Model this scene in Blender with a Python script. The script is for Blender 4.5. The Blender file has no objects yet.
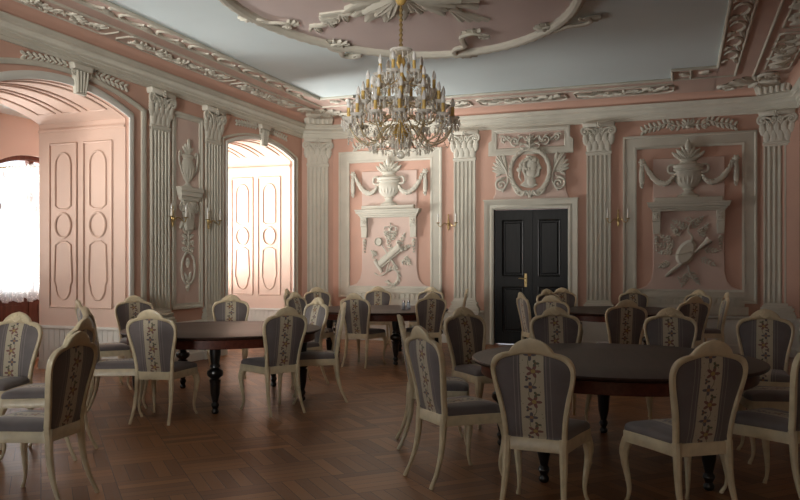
import bpy, bmesh, math, random
from mathutils import Vector, Matrix
random.seed(7)
PI = math.pi
S = bpy.context.scene
COL = S.collection
R = math.radians

# ------------------------------------------------------------------ materials
def _n(nt, t, **kw):
    n = nt.nodes.new(t)
    for k, v in kw.items():
        setattr(n, k, v)
    return n

def mat(name, col, rough=0.6, var=0.08, scale=6.0, bump=0.0, bscale=60.0, metal=0.0, spec=0.5, trans=0.0, coat=0.0):
    m = bpy.data.materials.new(name); m.use_nodes = True
    nt = m.node_tree; b = nt.nodes['Principled BSDF']
    b.inputs['Roughness'].default_value = rough
    b.inputs['Metallic'].default_value = metal
    b.inputs['Specular IOR Level'].default_value = spec
    b.inputs['Transmission Weight'].default_value = trans
    b.inputs['Coat Weight'].default_value = coat
    tc = _n(nt, 'ShaderNodeTexCoord')
    no = _n(nt, 'ShaderNodeTexNoise'); no.inputs['Scale'].default_value = scale; no.inputs['Detail'].default_value = 4
    nt.links.new(tc.outputs['Object'], no.inputs['Vector'])
    rp = _n(nt, 'ShaderNodeValToRGB')
    rp.color_ramp.elements[0].position = 0.3; rp.color_ramp.elements[1].position = 0.7
    rp.color_ramp.elements[0].color = (*[c * (1 - var) for c in col], 1)
    rp.color_ramp.elements[1].color = (*[min(1, c * (1 + var)) for c in col], 1)
    nt.links.new(no.outputs['Fac'], rp.inputs['Fac'])
    nt.links.new(rp.outputs['Color'], b.inputs['Base Color'])
    if bump > 0:
        n2 = _n(nt, 'ShaderNodeTexNoise'); n2.inputs['Scale'].default_value = bscale; n2.inputs['Detail'].default_value = 3
        nt.links.new(tc.outputs['Object'], n2.inputs['Vector'])
        bp = _n(nt, 'ShaderNodeBump'); bp.inputs['Strength'].default_value = bump; bp.inputs['Distance'].default_value = 0.01
        nt.links.new(n2.outputs['Fac'], bp.inputs['Height'])
        nt.links.new(bp.outputs['Normal'], b.inputs['Normal'])
    return m

class NG:
    """tiny math-node helper"""
    def __init__(s, nt): s.nt = nt
    def m(s, op, a, b=None, c=None):
        n = s.nt.nodes.new('ShaderNodeMath'); n.operation = op
        for i, v in enumerate((a, b, c)):
            if v is None: continue
            if isinstance(v, (int, float)): n.inputs[i].default_value = v
            else: s.nt.links.new(v, n.inputs[i])
        return n.outputs[0]
    def mix(s, f, a, b):
        n = s.nt.nodes.new('ShaderNodeMix'); n.data_type = 'RGBA'
        for i, v in ((0, f), (6, a), (7, b)):
            if isinstance(v, (int, float)): n.inputs[i].default_value = v
            elif isinstance(v, tuple): n.inputs[i].default_value = (*v, 1)
            else: s.nt.links.new(v, n.inputs[i])
        return n.outputs[2]

def parquet():
    m = bpy.data.materials.new('oak_parquet'); m.use_nodes = True
    nt = m.node_tree; b = nt.nodes['Principled BSDF']; g = NG(nt)
    tc = _n(nt, 'ShaderNodeTexCoord'); mp = _n(nt, 'ShaderNodeMapping')
    mp.inputs['Rotation'].default_value = (0, 0, R(45)); mp.inputs['Scale'].default_value = (1 / 0.46, 1 / 0.46, 1)
    nt.links.new(tc.outputs['Object'], mp.inputs['Vector'])
    sx = _n(nt, 'ShaderNodeSeparateXYZ'); nt.links.new(mp.outputs['Vector'], sx.inputs[0])
    x, y = sx.outputs[0], sx.outputs[1]
    fx, fy = g.m('FLOOR', x), g.m('FLOOR', y)
    par = g.m('FLOORED_MODULO', g.m('ADD', fx, fy), 2.0)           # 0 or 1: which way the strips run
    ux, uy = g.m('FRACT', x), g.m('FRACT', y)
    u = g.m('ADD', g.m('MULTIPLY', par, ux), g.m('MULTIPLY', g.m('SUBTRACT', 1.0, par), uy))   # across strips
    v = g.m('ADD', g.m('MULTIPLY', par, uy), g.m('MULTIPLY', g.m('SUBTRACT', 1.0, par), ux))   # along strips
    s5 = g.m('MULTIPLY', u, 5.0); si = g.m('FLOOR', s5); sf = g.m('FRACT', s5)
    cid = _n(nt, 'ShaderNodeCombineXYZ')
    nt.links.new(g.m('ADD', fx, g.m('MULTIPLY', si, 0.173)), cid.inputs[0]); nt.links.new(g.m('ADD', fy, g.m('MULTIPLY', si, 0.311)), cid.inputs[1])
    nt.links.new(par, cid.inputs[2])
    wn = _n(nt, 'ShaderNodeTexWhiteNoise'); nt.links.new(cid.outputs[0], wn.inputs['Vector'])
    gv = _n(nt, 'ShaderNodeCombineXYZ')
    nt.links.new(g.m('MULTIPLY', u, 26.0), gv.inputs[0]); nt.links.new(g.m('MULTIPLY', v, 2.2), gv.inputs[1])
    nt.links.new(g.m('MULTIPLY', wn.outputs['Value'], 37.0), gv.inputs[2])
    no = _n(nt, 'ShaderNodeTexNoise'); no.inputs['Scale'].default_value = 1.0; no.inputs['Detail'].default_value = 5
    nt.links.new(gv.outputs[0], no.inputs['Vector'])
    f = g.m('ADD', g.m('MULTIPLY', wn.outputs['Value'], 0.62), g.m('MULTIPLY', no.outputs['Fac'], 0.42))
    rp = _n(nt, 'ShaderNodeValToRGB')
    rp.color_ramp.elements[0].color = (0.125, 0.046, 0.017, 1); rp.color_ramp.elements[1].color = (0.36, 0.165, 0.065, 1)
    rp.color_ramp.elements[0].position = 0.1; rp.color_ramp.elements[1].position = 0.95
    nt.links.new(f, rp.inputs['Fac'])
    e1 = g.m('LESS_THAN', g.m('ABSOLUTE', g.m('SUBTRACT', sf, 0.5)), 0.475)
    e2 = g.m('LESS_THAN', g.m('ABSOLUTE', g.m('SUBTRACT', v, 0.5)), 0.493)
    solid = g.m('MULTIPLY', e1, e2)
    nt.links.new(g.mix(solid, (0.05, 0.022, 0.01), rp.outputs['Color']), b.inputs['Base Color'])
    ro = g.m('ADD', 0.27, g.m('MULTIPLY', no.outputs['Fac'], 0.2))
    nt.links.new(ro, b.inputs['Roughness']); b.inputs['Specular IOR Level'].default_value = 0.35
    bp = _n(nt, 'ShaderNodeBump'); bp.inputs['Strength'].default_value = 0.35; bp.inputs['Distance'].default_value = 0.004
    nt.links.new(g.m('ADD', solid, g.m('MULTIPLY', f, 0.8)), bp.inputs['Height']); nt.links.new(bp.outputs['Normal'], b.inputs['Normal'])
    return m

def upholstery():
    """mauve grey satin with a beige centre stripe of flower sprigs (both faces of the back and the seat)"""
    m = bpy.data.materials.new('striped_upholstery'); m.use_nodes = True
    nt = m.node_tree; b = nt.nodes['Principled BSDF']; g = NG(nt)
    b.inputs['Roughness'].default_value = 0.62
    b.inputs['Sheen Weight'].default_value = 0.25
    tc = _n(nt, 'ShaderNodeTexCoord'); sx = _n(nt, 'ShaderNodeSeparateXYZ'); nt.links.new(tc.outputs['Object'], sx.inputs[0])
    X, Y, Z = sx.outputs
    t = g.m('SUBTRACT', Z, g.m('MULTIPLY', Y, 1.0))          # runs up the back and along the seat
    ax = g.m('ABSOLUTE', X)
    stripe = g.m('LESS_THAN', ax, 0.066)
    line = g.m('MULTIPLY', g.m('GREATER_THAN', ax, 0.098), g.m('LESS_THAN', ax, 0.102))
    line2 = g.m('MULTIPLY', g.m('GREATER_THAN', ax, 0.076), g.m('LESS_THAN', ax, 0.080))
    no = _n(nt, 'ShaderNodeTexNoise'); no.inputs['Scale'].default_value = 9.0; nt.links.new(tc.outputs['Object'], no.inputs['Vector'])
    base = g.mix(no.outputs['Fac'], (0.100, 0.084, 0.082), (0.165, 0.140, 0.136))
    base = g.mix(g.m('MULTIPLY', g.m('ADD', line, line2), 0.5), base, (0.36, 0.31, 0.27))
    P = 0.205
    def flower(off, cx, r, petals, col, c0, src):
        # a flower every P metres
        q = g.m('SUBTRACT', g.m('FRACT', g.m('ADD', g.m('DIVIDE', t, P), off)), 0.5)
        dy = g.m('MULTIPLY', q, P); dx = g.m('SUBTRACT', X, cx)
        rr = g.m('SQRT', g.m('ADD', g.m('MULTIPLY', dx, dx), g.m('MULTIPLY', dy, dy)))
        th = g.m('ARCTAN2', dy, dx)
        lim = g.m('MULTIPLY', r, g.m('ADD', 0.68, g.m('MULTIPLY', 0.32, g.m('COSINE', g.m('MULTIPLY', th, float(petals))))))
        o = g.mix(g.m('LESS_THAN', rr, lim), src, col)
        return g.mix(g.m('LESS_THAN', rr, r * 0.3), o, c0)
    st = (0.46, 0.40, 0.29)
    c = g.mix(0.0, st, st)
    # stems: a winding line
    sx1 = g.m('ABSOLUTE', g.m('SUBTRACT', X, g.m('MULTIPLY', 0.02, g.m('SINE', g.m('MULTIPLY', t, 2 * PI / P)))))
    c = g.mix(g.m('LESS_THAN', sx1, 0.0022), c, (0.17, 0.16, 0.09))
    vo = _n(nt, 'ShaderNodeTexVoronoi'); vo.inputs['Scale'].default_value = 42.0; nt.links.new(tc.outputs['Object'], vo.inputs['Vector'])
    c = g.mix(g.m('LESS_THAN', vo.outputs['Distance'], 0.13), c, (0.17, 0.16, 0.10))
    c = flower(0.0, 0.008, 0.044, 5, (0.19, 0.085, 0.07), (0.35, 0.25, 0.08), c)
    c = flower(0.24, -0.024, 0.020, 3, (0.10, 0.085, 0.08), (0.22, 0.10, 0.06), c)
    c = flower(0.52, -0.010, 0.036, 4, (0.105, 0.09, 0.105), (0.30, 0.16, 0.08), c)
    c = flower(0.76, 0.022, 0.022, 3, (0.10, 0.11, 0.07), (0.15, 0.10, 0.05), c)
    nt.links.new(g.mix(stripe, base, c), b.inputs['Base Color'])
    n2 = _n(nt, 'ShaderNodeTexNoise'); n2.inputs['Scale'].default_value = 260.0; nt.links.new(tc.outputs['Object'], n2.inputs['Vector'])
    bp = _n(nt, 'ShaderNodeBump'); bp.inputs['Strength'].default_value = 0.15; bp.inputs['Distance'].default_value = 0.002
    nt.links.new(n2.outputs['Fac'], bp.inputs['Height']); nt.links.new(bp.outputs['Normal'], b.inputs['Normal'])
    return m

def wood(name, c0, c1, rough, scale=(3, 22, 22), coat=0.0):
    m = bpy.data.materials.new(name); m.use_nodes = True
    nt = m.node_tree; b = nt.nodes['Principled BSDF']
    b.inputs['Roughness'].default_value = rough; b.inputs['Specular IOR Level'].default_value = 0.22; b.inputs['Coat Weight'].default_value = coat; b.inputs['Coat Roughness'].default_value = 0.18
    tc = _n(nt, 'ShaderNodeTexCoord'); mp = _n(nt, 'ShaderNodeMapping'); mp.inputs['Scale'].default_value = scale
    nt.links.new(tc.outputs['Object'], mp.inputs['Vector'])
    no = _n(nt, 'ShaderNodeTexNoise'); no.inputs['Scale'].default_value = 1.5; no.inputs['Detail'].default_value = 6; no.inputs['Distortion'].default_value = 0.6
    nt.links.new(mp.outputs[0], no.inputs['Vector'])
    rp = _n(nt, 'ShaderNodeValToRGB'); rp.color_ramp.elements[0].color = (*c0, 1); rp.color_ramp.elements[1].color = (*c1, 1)
    rp.color_ramp.elements[0].position = 0.3; rp.color_ramp.elements[1].position = 0.7
    nt.links.new(no.outputs['Fac'], rp.inputs['Fac']); nt.links.new(rp.outputs['Color'], b.inputs['Base Color'])
    return m

def lace():
    m = bpy.data.materials.new('lace_cloth'); m.use_nodes = True
    nt = m.node_tree; nt.nodes.remove(nt.nodes['Principled BSDF'])
    out = [n for n in nt.nodes if n.type == 'OUTPUT_MATERIAL'][0]
    tr = _n(nt, 'ShaderNodeBsdfTranslucent'); df = _n(nt, 'ShaderNodeBsdfDiffuse'); tp = _n(nt, 'ShaderNodeBsdfTransparent')
    for s in (tr, df): s.inputs['Color'].default_value = (0.88, 0.88, 0.88, 1)
    m1 = _n(nt, 'ShaderNodeMixShader'); m1.inputs[0].default_value = 0.35
    nt.links.new(tr.outputs[0], m1.inputs[1]); nt.links.new(df.outputs[0], m1.inputs[2])
    vo = _n(nt, 'ShaderNodeTexVoronoi'); vo.inputs['Scale'].default_value = 30.0
    tc = _n(nt, 'ShaderNodeTexCoord'); nt.links.new(tc.outputs['Object'], vo.inputs['Vector'])
    g = NG(nt); f = g.m('MULTIPLY', g.m('GREATER_THAN', vo.outputs['Distance'], 0.35), 0.4)
    m2 = _n(nt, 'ShaderNodeMixShader'); nt.links.new(f, m2.inputs[0])
    nt.links.new(m1.outputs[0], m2.inputs[1]); nt.links.new(tp.outputs[0], m2.inputs[2])
    nt.links.new(m2.outputs[0], out.inputs['Surface'])
    return m

def glass(name, col=(0.95, 0.95, 0.95), rough=0.03, clear=0.5):
    m = bpy.data.materials.new(name); m.use_nodes = True
    nt = m.node_tree; b = nt.nodes['Principled BSDF']
    out = [n for n in nt.nodes if n.type == 'OUTPUT_MATERIAL'][0]
    b.inputs['Base Color'].default_value = (*col, 1); b.inputs['Roughness'].default_value = rough
    b.inputs['Specular IOR Level'].default_value = 0.9
    tp = _n(nt, 'ShaderNodeBsdfTransparent'); tp.inputs[0].default_value = (*col, 1)
    mx = _n(nt, 'ShaderNodeMixShader'); mx.inputs[0].default_value = clear
    nt.links.new(b.outputs[0], mx.inputs[1]); nt.links.new(tp.outputs[0], mx.inputs[2]); nt.links.new(mx.outputs[0], out.inputs['Surface'])
    return m

M = dict(
    salmon=mat('salmon_wall_paint', (0.56, 0.345, 0.265), 0.75, 0.05, 1.6, 0.08, 40),
    pale=mat('pale_pink_paint', (0.60, 0.455, 0.39), 0.75, 0.04, 1.8, 0.08, 40),
    jamb=mat('light_pink_jamb_paint', (0.60, 0.425, 0.34), 0.7, 0.04, 1.8, 0.05, 40),
    plaster=mat('ivory_plaster', (0.55, 0.525, 0.445), 0.65, 0.07, 3.0, 0.12, 60),
    white=mat('white_trim_paint', (0.64, 0.625, 0.57), 0.55, 0.04, 3.0, 0.05, 50),
    ceil=mat('grey_white_ceiling_paint', (0.68, 0.77, 0.78), 0.8, 0.04, 0.7, 0.05, 30),
    ceilpink=mat('dusty_pink_ceiling_paint', (0.68, 0.56, 0.525), 0.8, 0.05, 0.8, 0.05, 30),
    terracotta=mat('terracotta_wall_darkened', (0.34, 0.19, 0.145), 0.8, 0.06, 1.6, 0.08, 40),  # right wall colour, darkened to weaken bounced light
    border=mat('pink_border_paint', (0.60, 0.44, 0.375), 0.75, 0.05, 1.6, 0.08, 40),
    floor=parquet(),
    fabric=upholstery(),
    cream=mat('cream_lacquer', (0.62, 0.525, 0.35), 0.42, 0.12, 14.0, 0.06, 90, coat=0.15),
    top=wood('walnut_table_top', (0.024, 0.011, 0.008), (0.048, 0.023, 0.016), 0.42, (2, 14, 14), 0.0),
    apron=wood('red_brown_apron', (0.07, 0.018, 0.012), (0.12, 0.035, 0.02), 0.35),
    black=mat('black_lacquer', (0.008, 0.007, 0.007), 0.28, 0.1, 8, coat=0.3),
    door=wood('black_green_door_paint', (0.0055, 0.005, 0.0045), (0.013, 0.012, 0.011), 0.4, (18, 18, 1.6)),
    brass=mat('aged_brass', (0.42, 0.30, 0.13), 0.35, 0.12, 20, metal=0.75),
    gilt=mat('gilt_candle_sleeve', (0.66, 0.45, 0.14), 0.42, 0.12, 20, metal=0.15),
    silver=mat('silvered_arm_metal', (0.66, 0.54, 0.34), 0.3, 0.1, 20, metal=0.3),
    crystal=glass('cut_crystal', (0.93, 0.91, 0.85), 0.08, 0.42),
    pan=glass('frosted_glass_pan', (0.90, 0.88, 0.83), 0.15, 0.36),
    bulb=mat('white_bulb_glass', (0.80, 0.79, 0.76), 0.2, 0.03, 10),
    candle=mat('white_candle_sleeve', (0.78, 0.75, 0.68), 0.45, 0.04, 10),
    brown=wood('red_brown_window_wood', (0.075, 0.022, 0.014), (0.13, 0.045, 0.028), 0.42, (14, 14, 2)),
    lace=lace(),
    pane=glass('window_glass', (0.97, 0.98, 0.98), 0.0, 0.92),
    shaker=glass('shaker_glass', (0.75, 0.80, 0.88), 0.05, 0.5),
    pepper=mat('dark_spice', (0.03, 0.03, 0.045), 0.8, 0.3, 90),
    salt=mat('white_salt', (0.7, 0.7, 0.7), 0.8, 0.05, 90),
    steel=mat('steel_cap', (0.6, 0.6, 0.6), 0.25, 0.05, 20, metal=1.0),
    ground=mat('courtyard_ground', (0.35, 0.35, 0.33), 0.9, 0.1, 1.0),
)

# ------------------------------------------------------------------ mesh builder
RD = 0.72                            # wall ornament is low relief
WALLMAP = lambda u, v, w: (u, -max(w * RD, -0.003), v)        # relief coordinates: u right, v up, w out of the wall
FLATMAP = lambda u, v, w: (u, -max(w, -0.003), v)      # the same without flattening
CEILMAP = lambda u, v, w: (u, v, -max(w * .7, -0.003))        # relief coordinates on a ceiling: w downwards
IDENT = lambda x, y, z: (x, y, z)

class MB:
    def __init__(s, m=IDENT):
        s.v = []; s.f = []; s.sm = []; s.m = m
    def add(s, vs, fs, smooth=True):
        o = len(s.v)
        s.v += [s.m(*p) for p in vs]
        s.f += [tuple(i + o for i in f) for f in fs]; s.sm += [smooth] * len(fs)
    def box(s, x0, x1, y0, y1, z0, z1):
        vs = [(x, y, z) for x in (x0, x1) for y in (y0, y1) for z in (z0, z1)]
        s.add(vs, [(0, 1, 3, 2), (4, 6, 7, 5), (0, 4, 5, 1), (2, 3, 7, 6), (0, 2, 6, 4), (1, 5, 7, 3)], False)
    def tube(s, path, rad, n=8, closed=False, flat=None, cap=True, ax=None):
        P = [Vector(p) for p in path]; k = len(P)
        if not isinstance(rad, (list, tuple)): rad = [rad] * k
        T = []
        for i in range(k):
            a = P[(i - 1) % k] if (closed or i > 0) else P[i]
            b = P[(i + 1) % k] if (closed or i < k - 1) else P[i]
            t = b - a
            T.append(t.normalized() if t.length > 1e-9 else Vector((0, 0, 1)))
        if ax is None:
            ref = Vector((0, 0, 1)) if abs(T[0].z) < 0.9 else Vector((1, 0, 0))
        else: ref = Vector(ax)
        N = (ref - T[0] * ref.dot(T[0])).normalized()
        vs = []
        for i in range(k):
            if ax is not None:
                N = (Vector(ax) - T[i] * Vector(ax).dot(T[i]))
                N = N.normalized() if N.length > 1e-6 else ref
            else:
                N = (N - T[i] * N.dot(T[i])).normalized()
            B = T[i].cross(N)
            fa = flat or 1.0
            for j in range(n):
                a = 2 * PI * j / n
                vs.append(tuple(P[i] + N * (math.cos(a) * rad[i] * fa) + B * (math.sin(a) * rad[i])))
        fs = []
        for i in range(k if closed else k - 1):
            for j in range(n):
                a, b = i * n + j, i * n + (j + 1) % n
                c, d = ((i + 1) % k) * n + (j + 1) % n, ((i + 1) % k) * n + j
                fs.append((a, b, c, d))
        if cap and not closed:
            fs.append(tuple(range(n))[::-1]); fs.append(tuple((k - 1) * n + j for j in range(n)))
        s.add(vs, fs)
    def lathe(s, prof, n=20, c=(0, 0, 0), sx=1.0, sy=1.0, axis='z', smooth=True):
        vs = []; k = len(prof)
        for r, h in prof:
            for j in range(n):
                a = 2 * PI * j / n
                p = (r * math.cos(a) * sx, r * math.sin(a) * sy, h)
                if axis == 'v': p = (p[0], h, p[1])          # relief coordinates: axis along v
                if axis == 'w': p = (p[0], p[1], h)
                vs.append((c[0] + p[0], c[1] + p[1], c[2] + p[2]))
        fs = [(i * n + j, i * n + (j + 1) % n, (i + 1) * n + (j + 1) % n, (i + 1) * n + j) for i in range(k - 1) for j in range(n)]
        fs.append(tuple(range(n))[::-1]); fs.append(tuple((k - 1) * n + j for j in range(n)))
        s.add(vs, fs, smooth)
    def ell(s, c, r, rot=0.0, n=10, k=6):
        """ellipsoid; rot turns it in the u,v plane"""
        vs = []; ca, sa = math.cos(rot), math.sin(rot)
        for i in range(k + 1):
            t = PI * i / k - PI / 2
            for j in range(n):
                a = 2 * PI * j / n
                x = r[0] * math.cos(t) * math.cos(a); y = r[1] * math.cos(t) * math.sin(a); z = r[2] * math.sin(t)
                vs.append((c[0] + x * ca - y * sa, c[1] + x * sa + y * ca, c[2] + z))
        fs = [(i * n + j, i * n + (j + 1) % n, (i + 1) * n + (j + 1) % n, (i + 1) * n + j) for i in range(k) for j in range(n)]
        s.add(vs, fs)
    def prism(s, out, w0, w1, bev=0.0, smooth=False):
        """outline in u,v raised from w0 to w1 with a bevelled upper edge"""
        n = len(out); cx = sum(p[0] for p in out) / n; cy = sum(p[1] for p in out) / n
        rings = [(out, w0)]
        if bev > 0:
            rings.append((out, w1 - bev))
            ins = []
            for i in range(n):
                a, b, c = Vector(out[i - 1]), Vector(out[i]), Vector(out[(i + 1) % n])
                d1, d2 = (b - a), (c - b)
                n1 = Vector((d1.y, -d1.x)); n2 = Vector((d2.y, -d2.x))
                nn = (n1.normalized() if n1.length else n2) + (n2.normalized() if n2.length else n1)
                if nn.length < 1e-6: nn = n1
                nn = nn.normalized()
                area = sum(out[q - 1][0] * out[q][1] - out[q][0] * out[q - 1][1] for q in range(n))
                sg = -1 if area > 0 else 1
                ins.append((b.x + sg * nn.x * bev, b.y + sg * nn.y * bev))
            rings.append((ins, w1))
        else: rings.append((out, w1))
        vs = [(p[0], p[1], w) for o, w in rings for p in o]
        fs = [(i * n + j, i * n + (j + 1) % n, (i + 1) * n + (j + 1) % n, (i + 1) * n + j) for i in range(len(rings) - 1) for j in range(n)]
        fs.append(tuple((len(rings) - 1) * n + j for j in range(n))); fs.append(tuple(range(n))[::-1])
        s.add(vs, fs, smooth)
    def leaf(s, b, ang, L, W, H, curl=0.0, lobes=5, w0=0.0, bend=0.0):
        """a lobed acanthus leaf in relief"""
        K, J = 14, 6; vs = []
        for i in range(K + 1):
            t = i / K
            prof = math.sin(PI * min(1, t * 0.82 + 0.12)) ** 0.8
            wd = W * 0.5 * prof * (0.72 + 0.28 * abs(math.cos(lobes * PI * t))) + 0.001
            a = ang + bend * t
            px = b[0] + L * t * math.cos(ang + bend * t * 0.5); py = b[1] + L * t * math.sin(ang + bend * t * 0.5)
            for j in range(J + 1):
                q = -1 + 2 * j / J
                hh = H * (0.35 + 0.65 * math.sin(PI * min(1, t * 0.85 + 0.15))) * (1 - 0.75 * q * q) * (1 - 0.30 * (abs(q) < 0.1)) + curl * t * t
                vs.append((px - math.sin(a) * wd * q, py + math.cos(a) * wd * q, w0 + hh))
        o = len(vs)
        for i in range(K + 1):
            for j in (0, J):
                p = vs[i * (J + 1) + j]; vs.append((p[0], p[1], w0 - 0.004))
        fs = [(i * (J + 1) + j, i * (J + 1) + j + 1, (i + 1) * (J + 1) + j + 1, (i + 1) * (J + 1) + j) for i in range(K) for j in range(J)]
        for i in range(K):
            fs.append((i * (J + 1), (i + 1) * (J + 1), o + 2 * i + 2, o + 2 * i))
            fs.append((i * (J + 1) + J, (i + 1) * (J + 1) + J, o + 2 * i + 3, o + 2 * i + 1))
        s.add(vs, fs)
    def spiral(s, c, r0, r1, turns, a0, rad, w=0.02, n=6, k=26, flat=None, dirn=1):
        pts = []; rr = []
        for i in range(k + 1):
            t = i / k; r = r0 + (r1 - r0) * t; a = a0 + dirn * 2 * PI * turns * t
            pts.append((c[0] + r * math.cos(a), c[1] + r * math.sin(a), w)); rr.append(rad * (1 - 0.45 * t))
        s.tube(pts, rr, n, flat=flat)
        s.ell((c[0] + r1 * math.cos(a) * 0.4, c[1] + r1 * math.sin(a) * 0.4, w), (rad * 1.1, rad * 1.1, rad * 1.1), n=8, k=5)
    def extrude(s, prof, path_fn, k, closed_prof=True, smooth=False, caps=True):
        """prof points swept: path_fn(i, p) gives the 3-D position of profile point p at station i"""
        n = len(prof); vs = [path_fn(i, p) for i in range(k) for p in prof]
        fs = [(i * n + j, i * n + (j + 1) % n, (i + 1) * n + (j + 1) % n, (i + 1) * n + j) for i in range(k - 1) for j in range(n if closed_prof else n - 1)]
        if caps and closed_prof:
            fs.append(tuple(range(n))[::-1]); fs.append(tuple((k - 1) * n + j for j in range(n)))
        s.add(vs, fs, smooth)
    def build(s, name, m, parent=None, auto=35):
        me = bpy.data.meshes.new(name)
        me.from_pydata(s.v, [], s.f)
        bm = bmesh.new(); bm.from_mesh(me)
        bmesh.ops.remove_doubles(bm, verts=bm.verts, dist=1e-5)
        bmesh.ops.recalc_face_normals(bm, faces=bm.faces)
        bm.to_mesh(me); bm.free()
        me.materials.append(M[m] if isinstance(m, str) else m)
        for p in me.polygons: p.use_smooth = True
        me.set_sharp_from_angle(angle=R(auto))
        o = bpy.data.objects.new(name, me); COL.objects.link(o)
        if parent is not None: o.parent = parent
        return o

def tag(o, label=None, cat=None, group=None, kind=None):
    if label: o['label'] = label
    if cat: o['category'] = cat
    if group: o['group'] = group
    if kind: o['kind'] = kind
    return o
def empty(name, loc=(0, 0, 0), rz=0.0, **kw):
    o = bpy.data.objects.new(name, None); COL.objects.link(o)
    o.empty_display_size = 0.1; o.location = loc; o.rotation_euler = (0, 0, rz)
    return tag(o, **kw)
def copy_tree(o, parent=None):
    c = o.copy(); COL.objects.link(c)
    if parent is not None: c.parent = parent
    for ch in list(o.children): copy_tree(ch, c)
    return c
def catmull(P, k=4, closed=False):
    out = []; n = len(P)
    for i in range(n if closed else n - 1):
        p0 = P[(i - 1) % n] if closed or i > 0 else P[i]
        p1 = P[i]; p2 = P[(i + 1) % n]
        p3 = P[(i + 2) % n] if closed or i + 2 < n else P[(i + 1) % n]
        for j in range(k):
            t = j / k
            out.append(tuple(0.5 * (2 * b + (c - a) * t + (2 * a - 5 * b + 4 * c - d) * t * t + (3 * b - a - 3 * c + d) * t ** 3) for a, b, c, d in zip(p0, p1, p2, p3)))
    if not closed: out.append(tuple(P[-1]))
    return out

# ------------------------------------------------------------------ camera
CAM_Z = 1.48; F = 770.0; YAW = R(20)
cd = bpy.data.cameras.new('camera'); cam = bpy.data.objects.new('camera', cd); COL.objects.link(cam)
cam.location = (0, 0, CAM_Z); cam.rotation_euler = (R(90), 0, YAW)
cd.sensor_width = 36.0; cd.lens = F / 800 * 36.0; cd.shift_y = 13 / 800; cd.clip_start = 0.02
S.camera = cam
def world(xr, zf):
    return (xr * math.cos(YAW) - zf * math.sin(YAW), xr * math.sin(YAW) + zf * math.cos(YAW))

# ------------------------------------------------------------------ room dimensions
XL, XR, YB, YF = -6.93, 1.75, 13.75, -1.6
XO = -8.46                     # outer face of the thick left wall
XG = -9.35                     # window wall of the gallery behind it
ZC = 4.30
CLB, CLL = (-6.40, YB), (XL, 13.45)      # left chamfer
CRB, CRR = (1.22, YB), (XR, 13.45)       # right chamfer
XM = -2.55                     # room axis
NICHES = [(6.28, 8.44), (10.81, 13.08)]
NICHE0 = (1.97, 4.17)          # unseen third niche, added to let in light beyond the left edge
ZS, RISE = 3.42, 0.21
ZD = 0.60                      # dado height
# ------------------------------------------------------------------ room shell
def struct(name, mb, m, parent=None, label=None, cat=None, auto=35):
    o = mb.build(name, m, parent, auto)
    if parent is None: tag(o, label, cat, kind='structure')
    return o
ntrim = [0]
def trim_empty(label, loc=(0, 0, 0), rz=0.0, cat='moulding', group=None):
    ntrim[0] += 1
    return empty('trim_%d' % ntrim[0], loc, rz, label=label, cat=cat, kind='structure', group=group)
def trim_mesh(mb, m, label, cat='moulding', loc=(0, 0, 0), rz=0.0, group=None):
    ntrim[0] += 1
    o = mb.build('trim_%d' % ntrim[0], m); o.location = loc; o.rotation_euler = (0, 0, rz)
    return tag(o, label, cat, group, 'structure')

mb = MB(); mb.box(XG - 0.3, XR + 0.3, YF - 0.3, YB + 0.5, -0.12, 0.0)
struct('floor', mb, 'floor', label='brown oak parquet floor laid in diagonal basket-weave blocks', cat='floor')
mb = MB(); mb.box(XL - 0.05, XR + 0.3, YF - 0.3, YB + 0.5, ZC, ZC + 0.2)
struct('ceiling', mb, 'ceil', label='flat grey-white ceiling inside the pink ornamented border', cat='ceiling')

def arch(y0, y1, zs, rise, k=16):
    a = (y1 - y0) / 2; Rr = (a * a + rise * rise) / (2 * rise); yc = (y0 + y1) / 2; zc = zs + rise - Rr
    th = math.asin(a / Rr)
    return [(yc + Rr * math.sin(-th + 2 * th * i / k), zc + Rr * math.cos(-th + 2 * th * i / k)) for i in range(k + 1)]

# left wall: thick, pierced by arched niches
mb = MB()
ys = [YF - 0.3]
for a, b in [NICHE0] + NICHES: ys += [a, b]
ys.append(YB + 0.5)
for i in range(0, len(ys), 2): mb.box(XO, XL, ys[i], ys[i + 1], 0, ZC + 0.1)
for a, b in [NICHE0] + NICHES:
    pr = arch(a, b, ZS, RISE)
    pr = pr + [(b, ZC + 0.1), (a, ZC + 0.1)]
    vs = [(x, p[0], p[1]) for x in (XO, XL) for p in pr]; n = len(pr)
    fs = [tuple(range(n)), tuple(range(2 * n - 1, n - 1, -1))] + [(i, (i + 1) % n, n + (i + 1) % n, n + i) for i in range(n)]
    mb.add(vs, fs, False)
struct('wall_left', mb, 'salmon', label='thick salmon-pink left wall pierced by two arched window niches', cat='wall')
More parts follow.
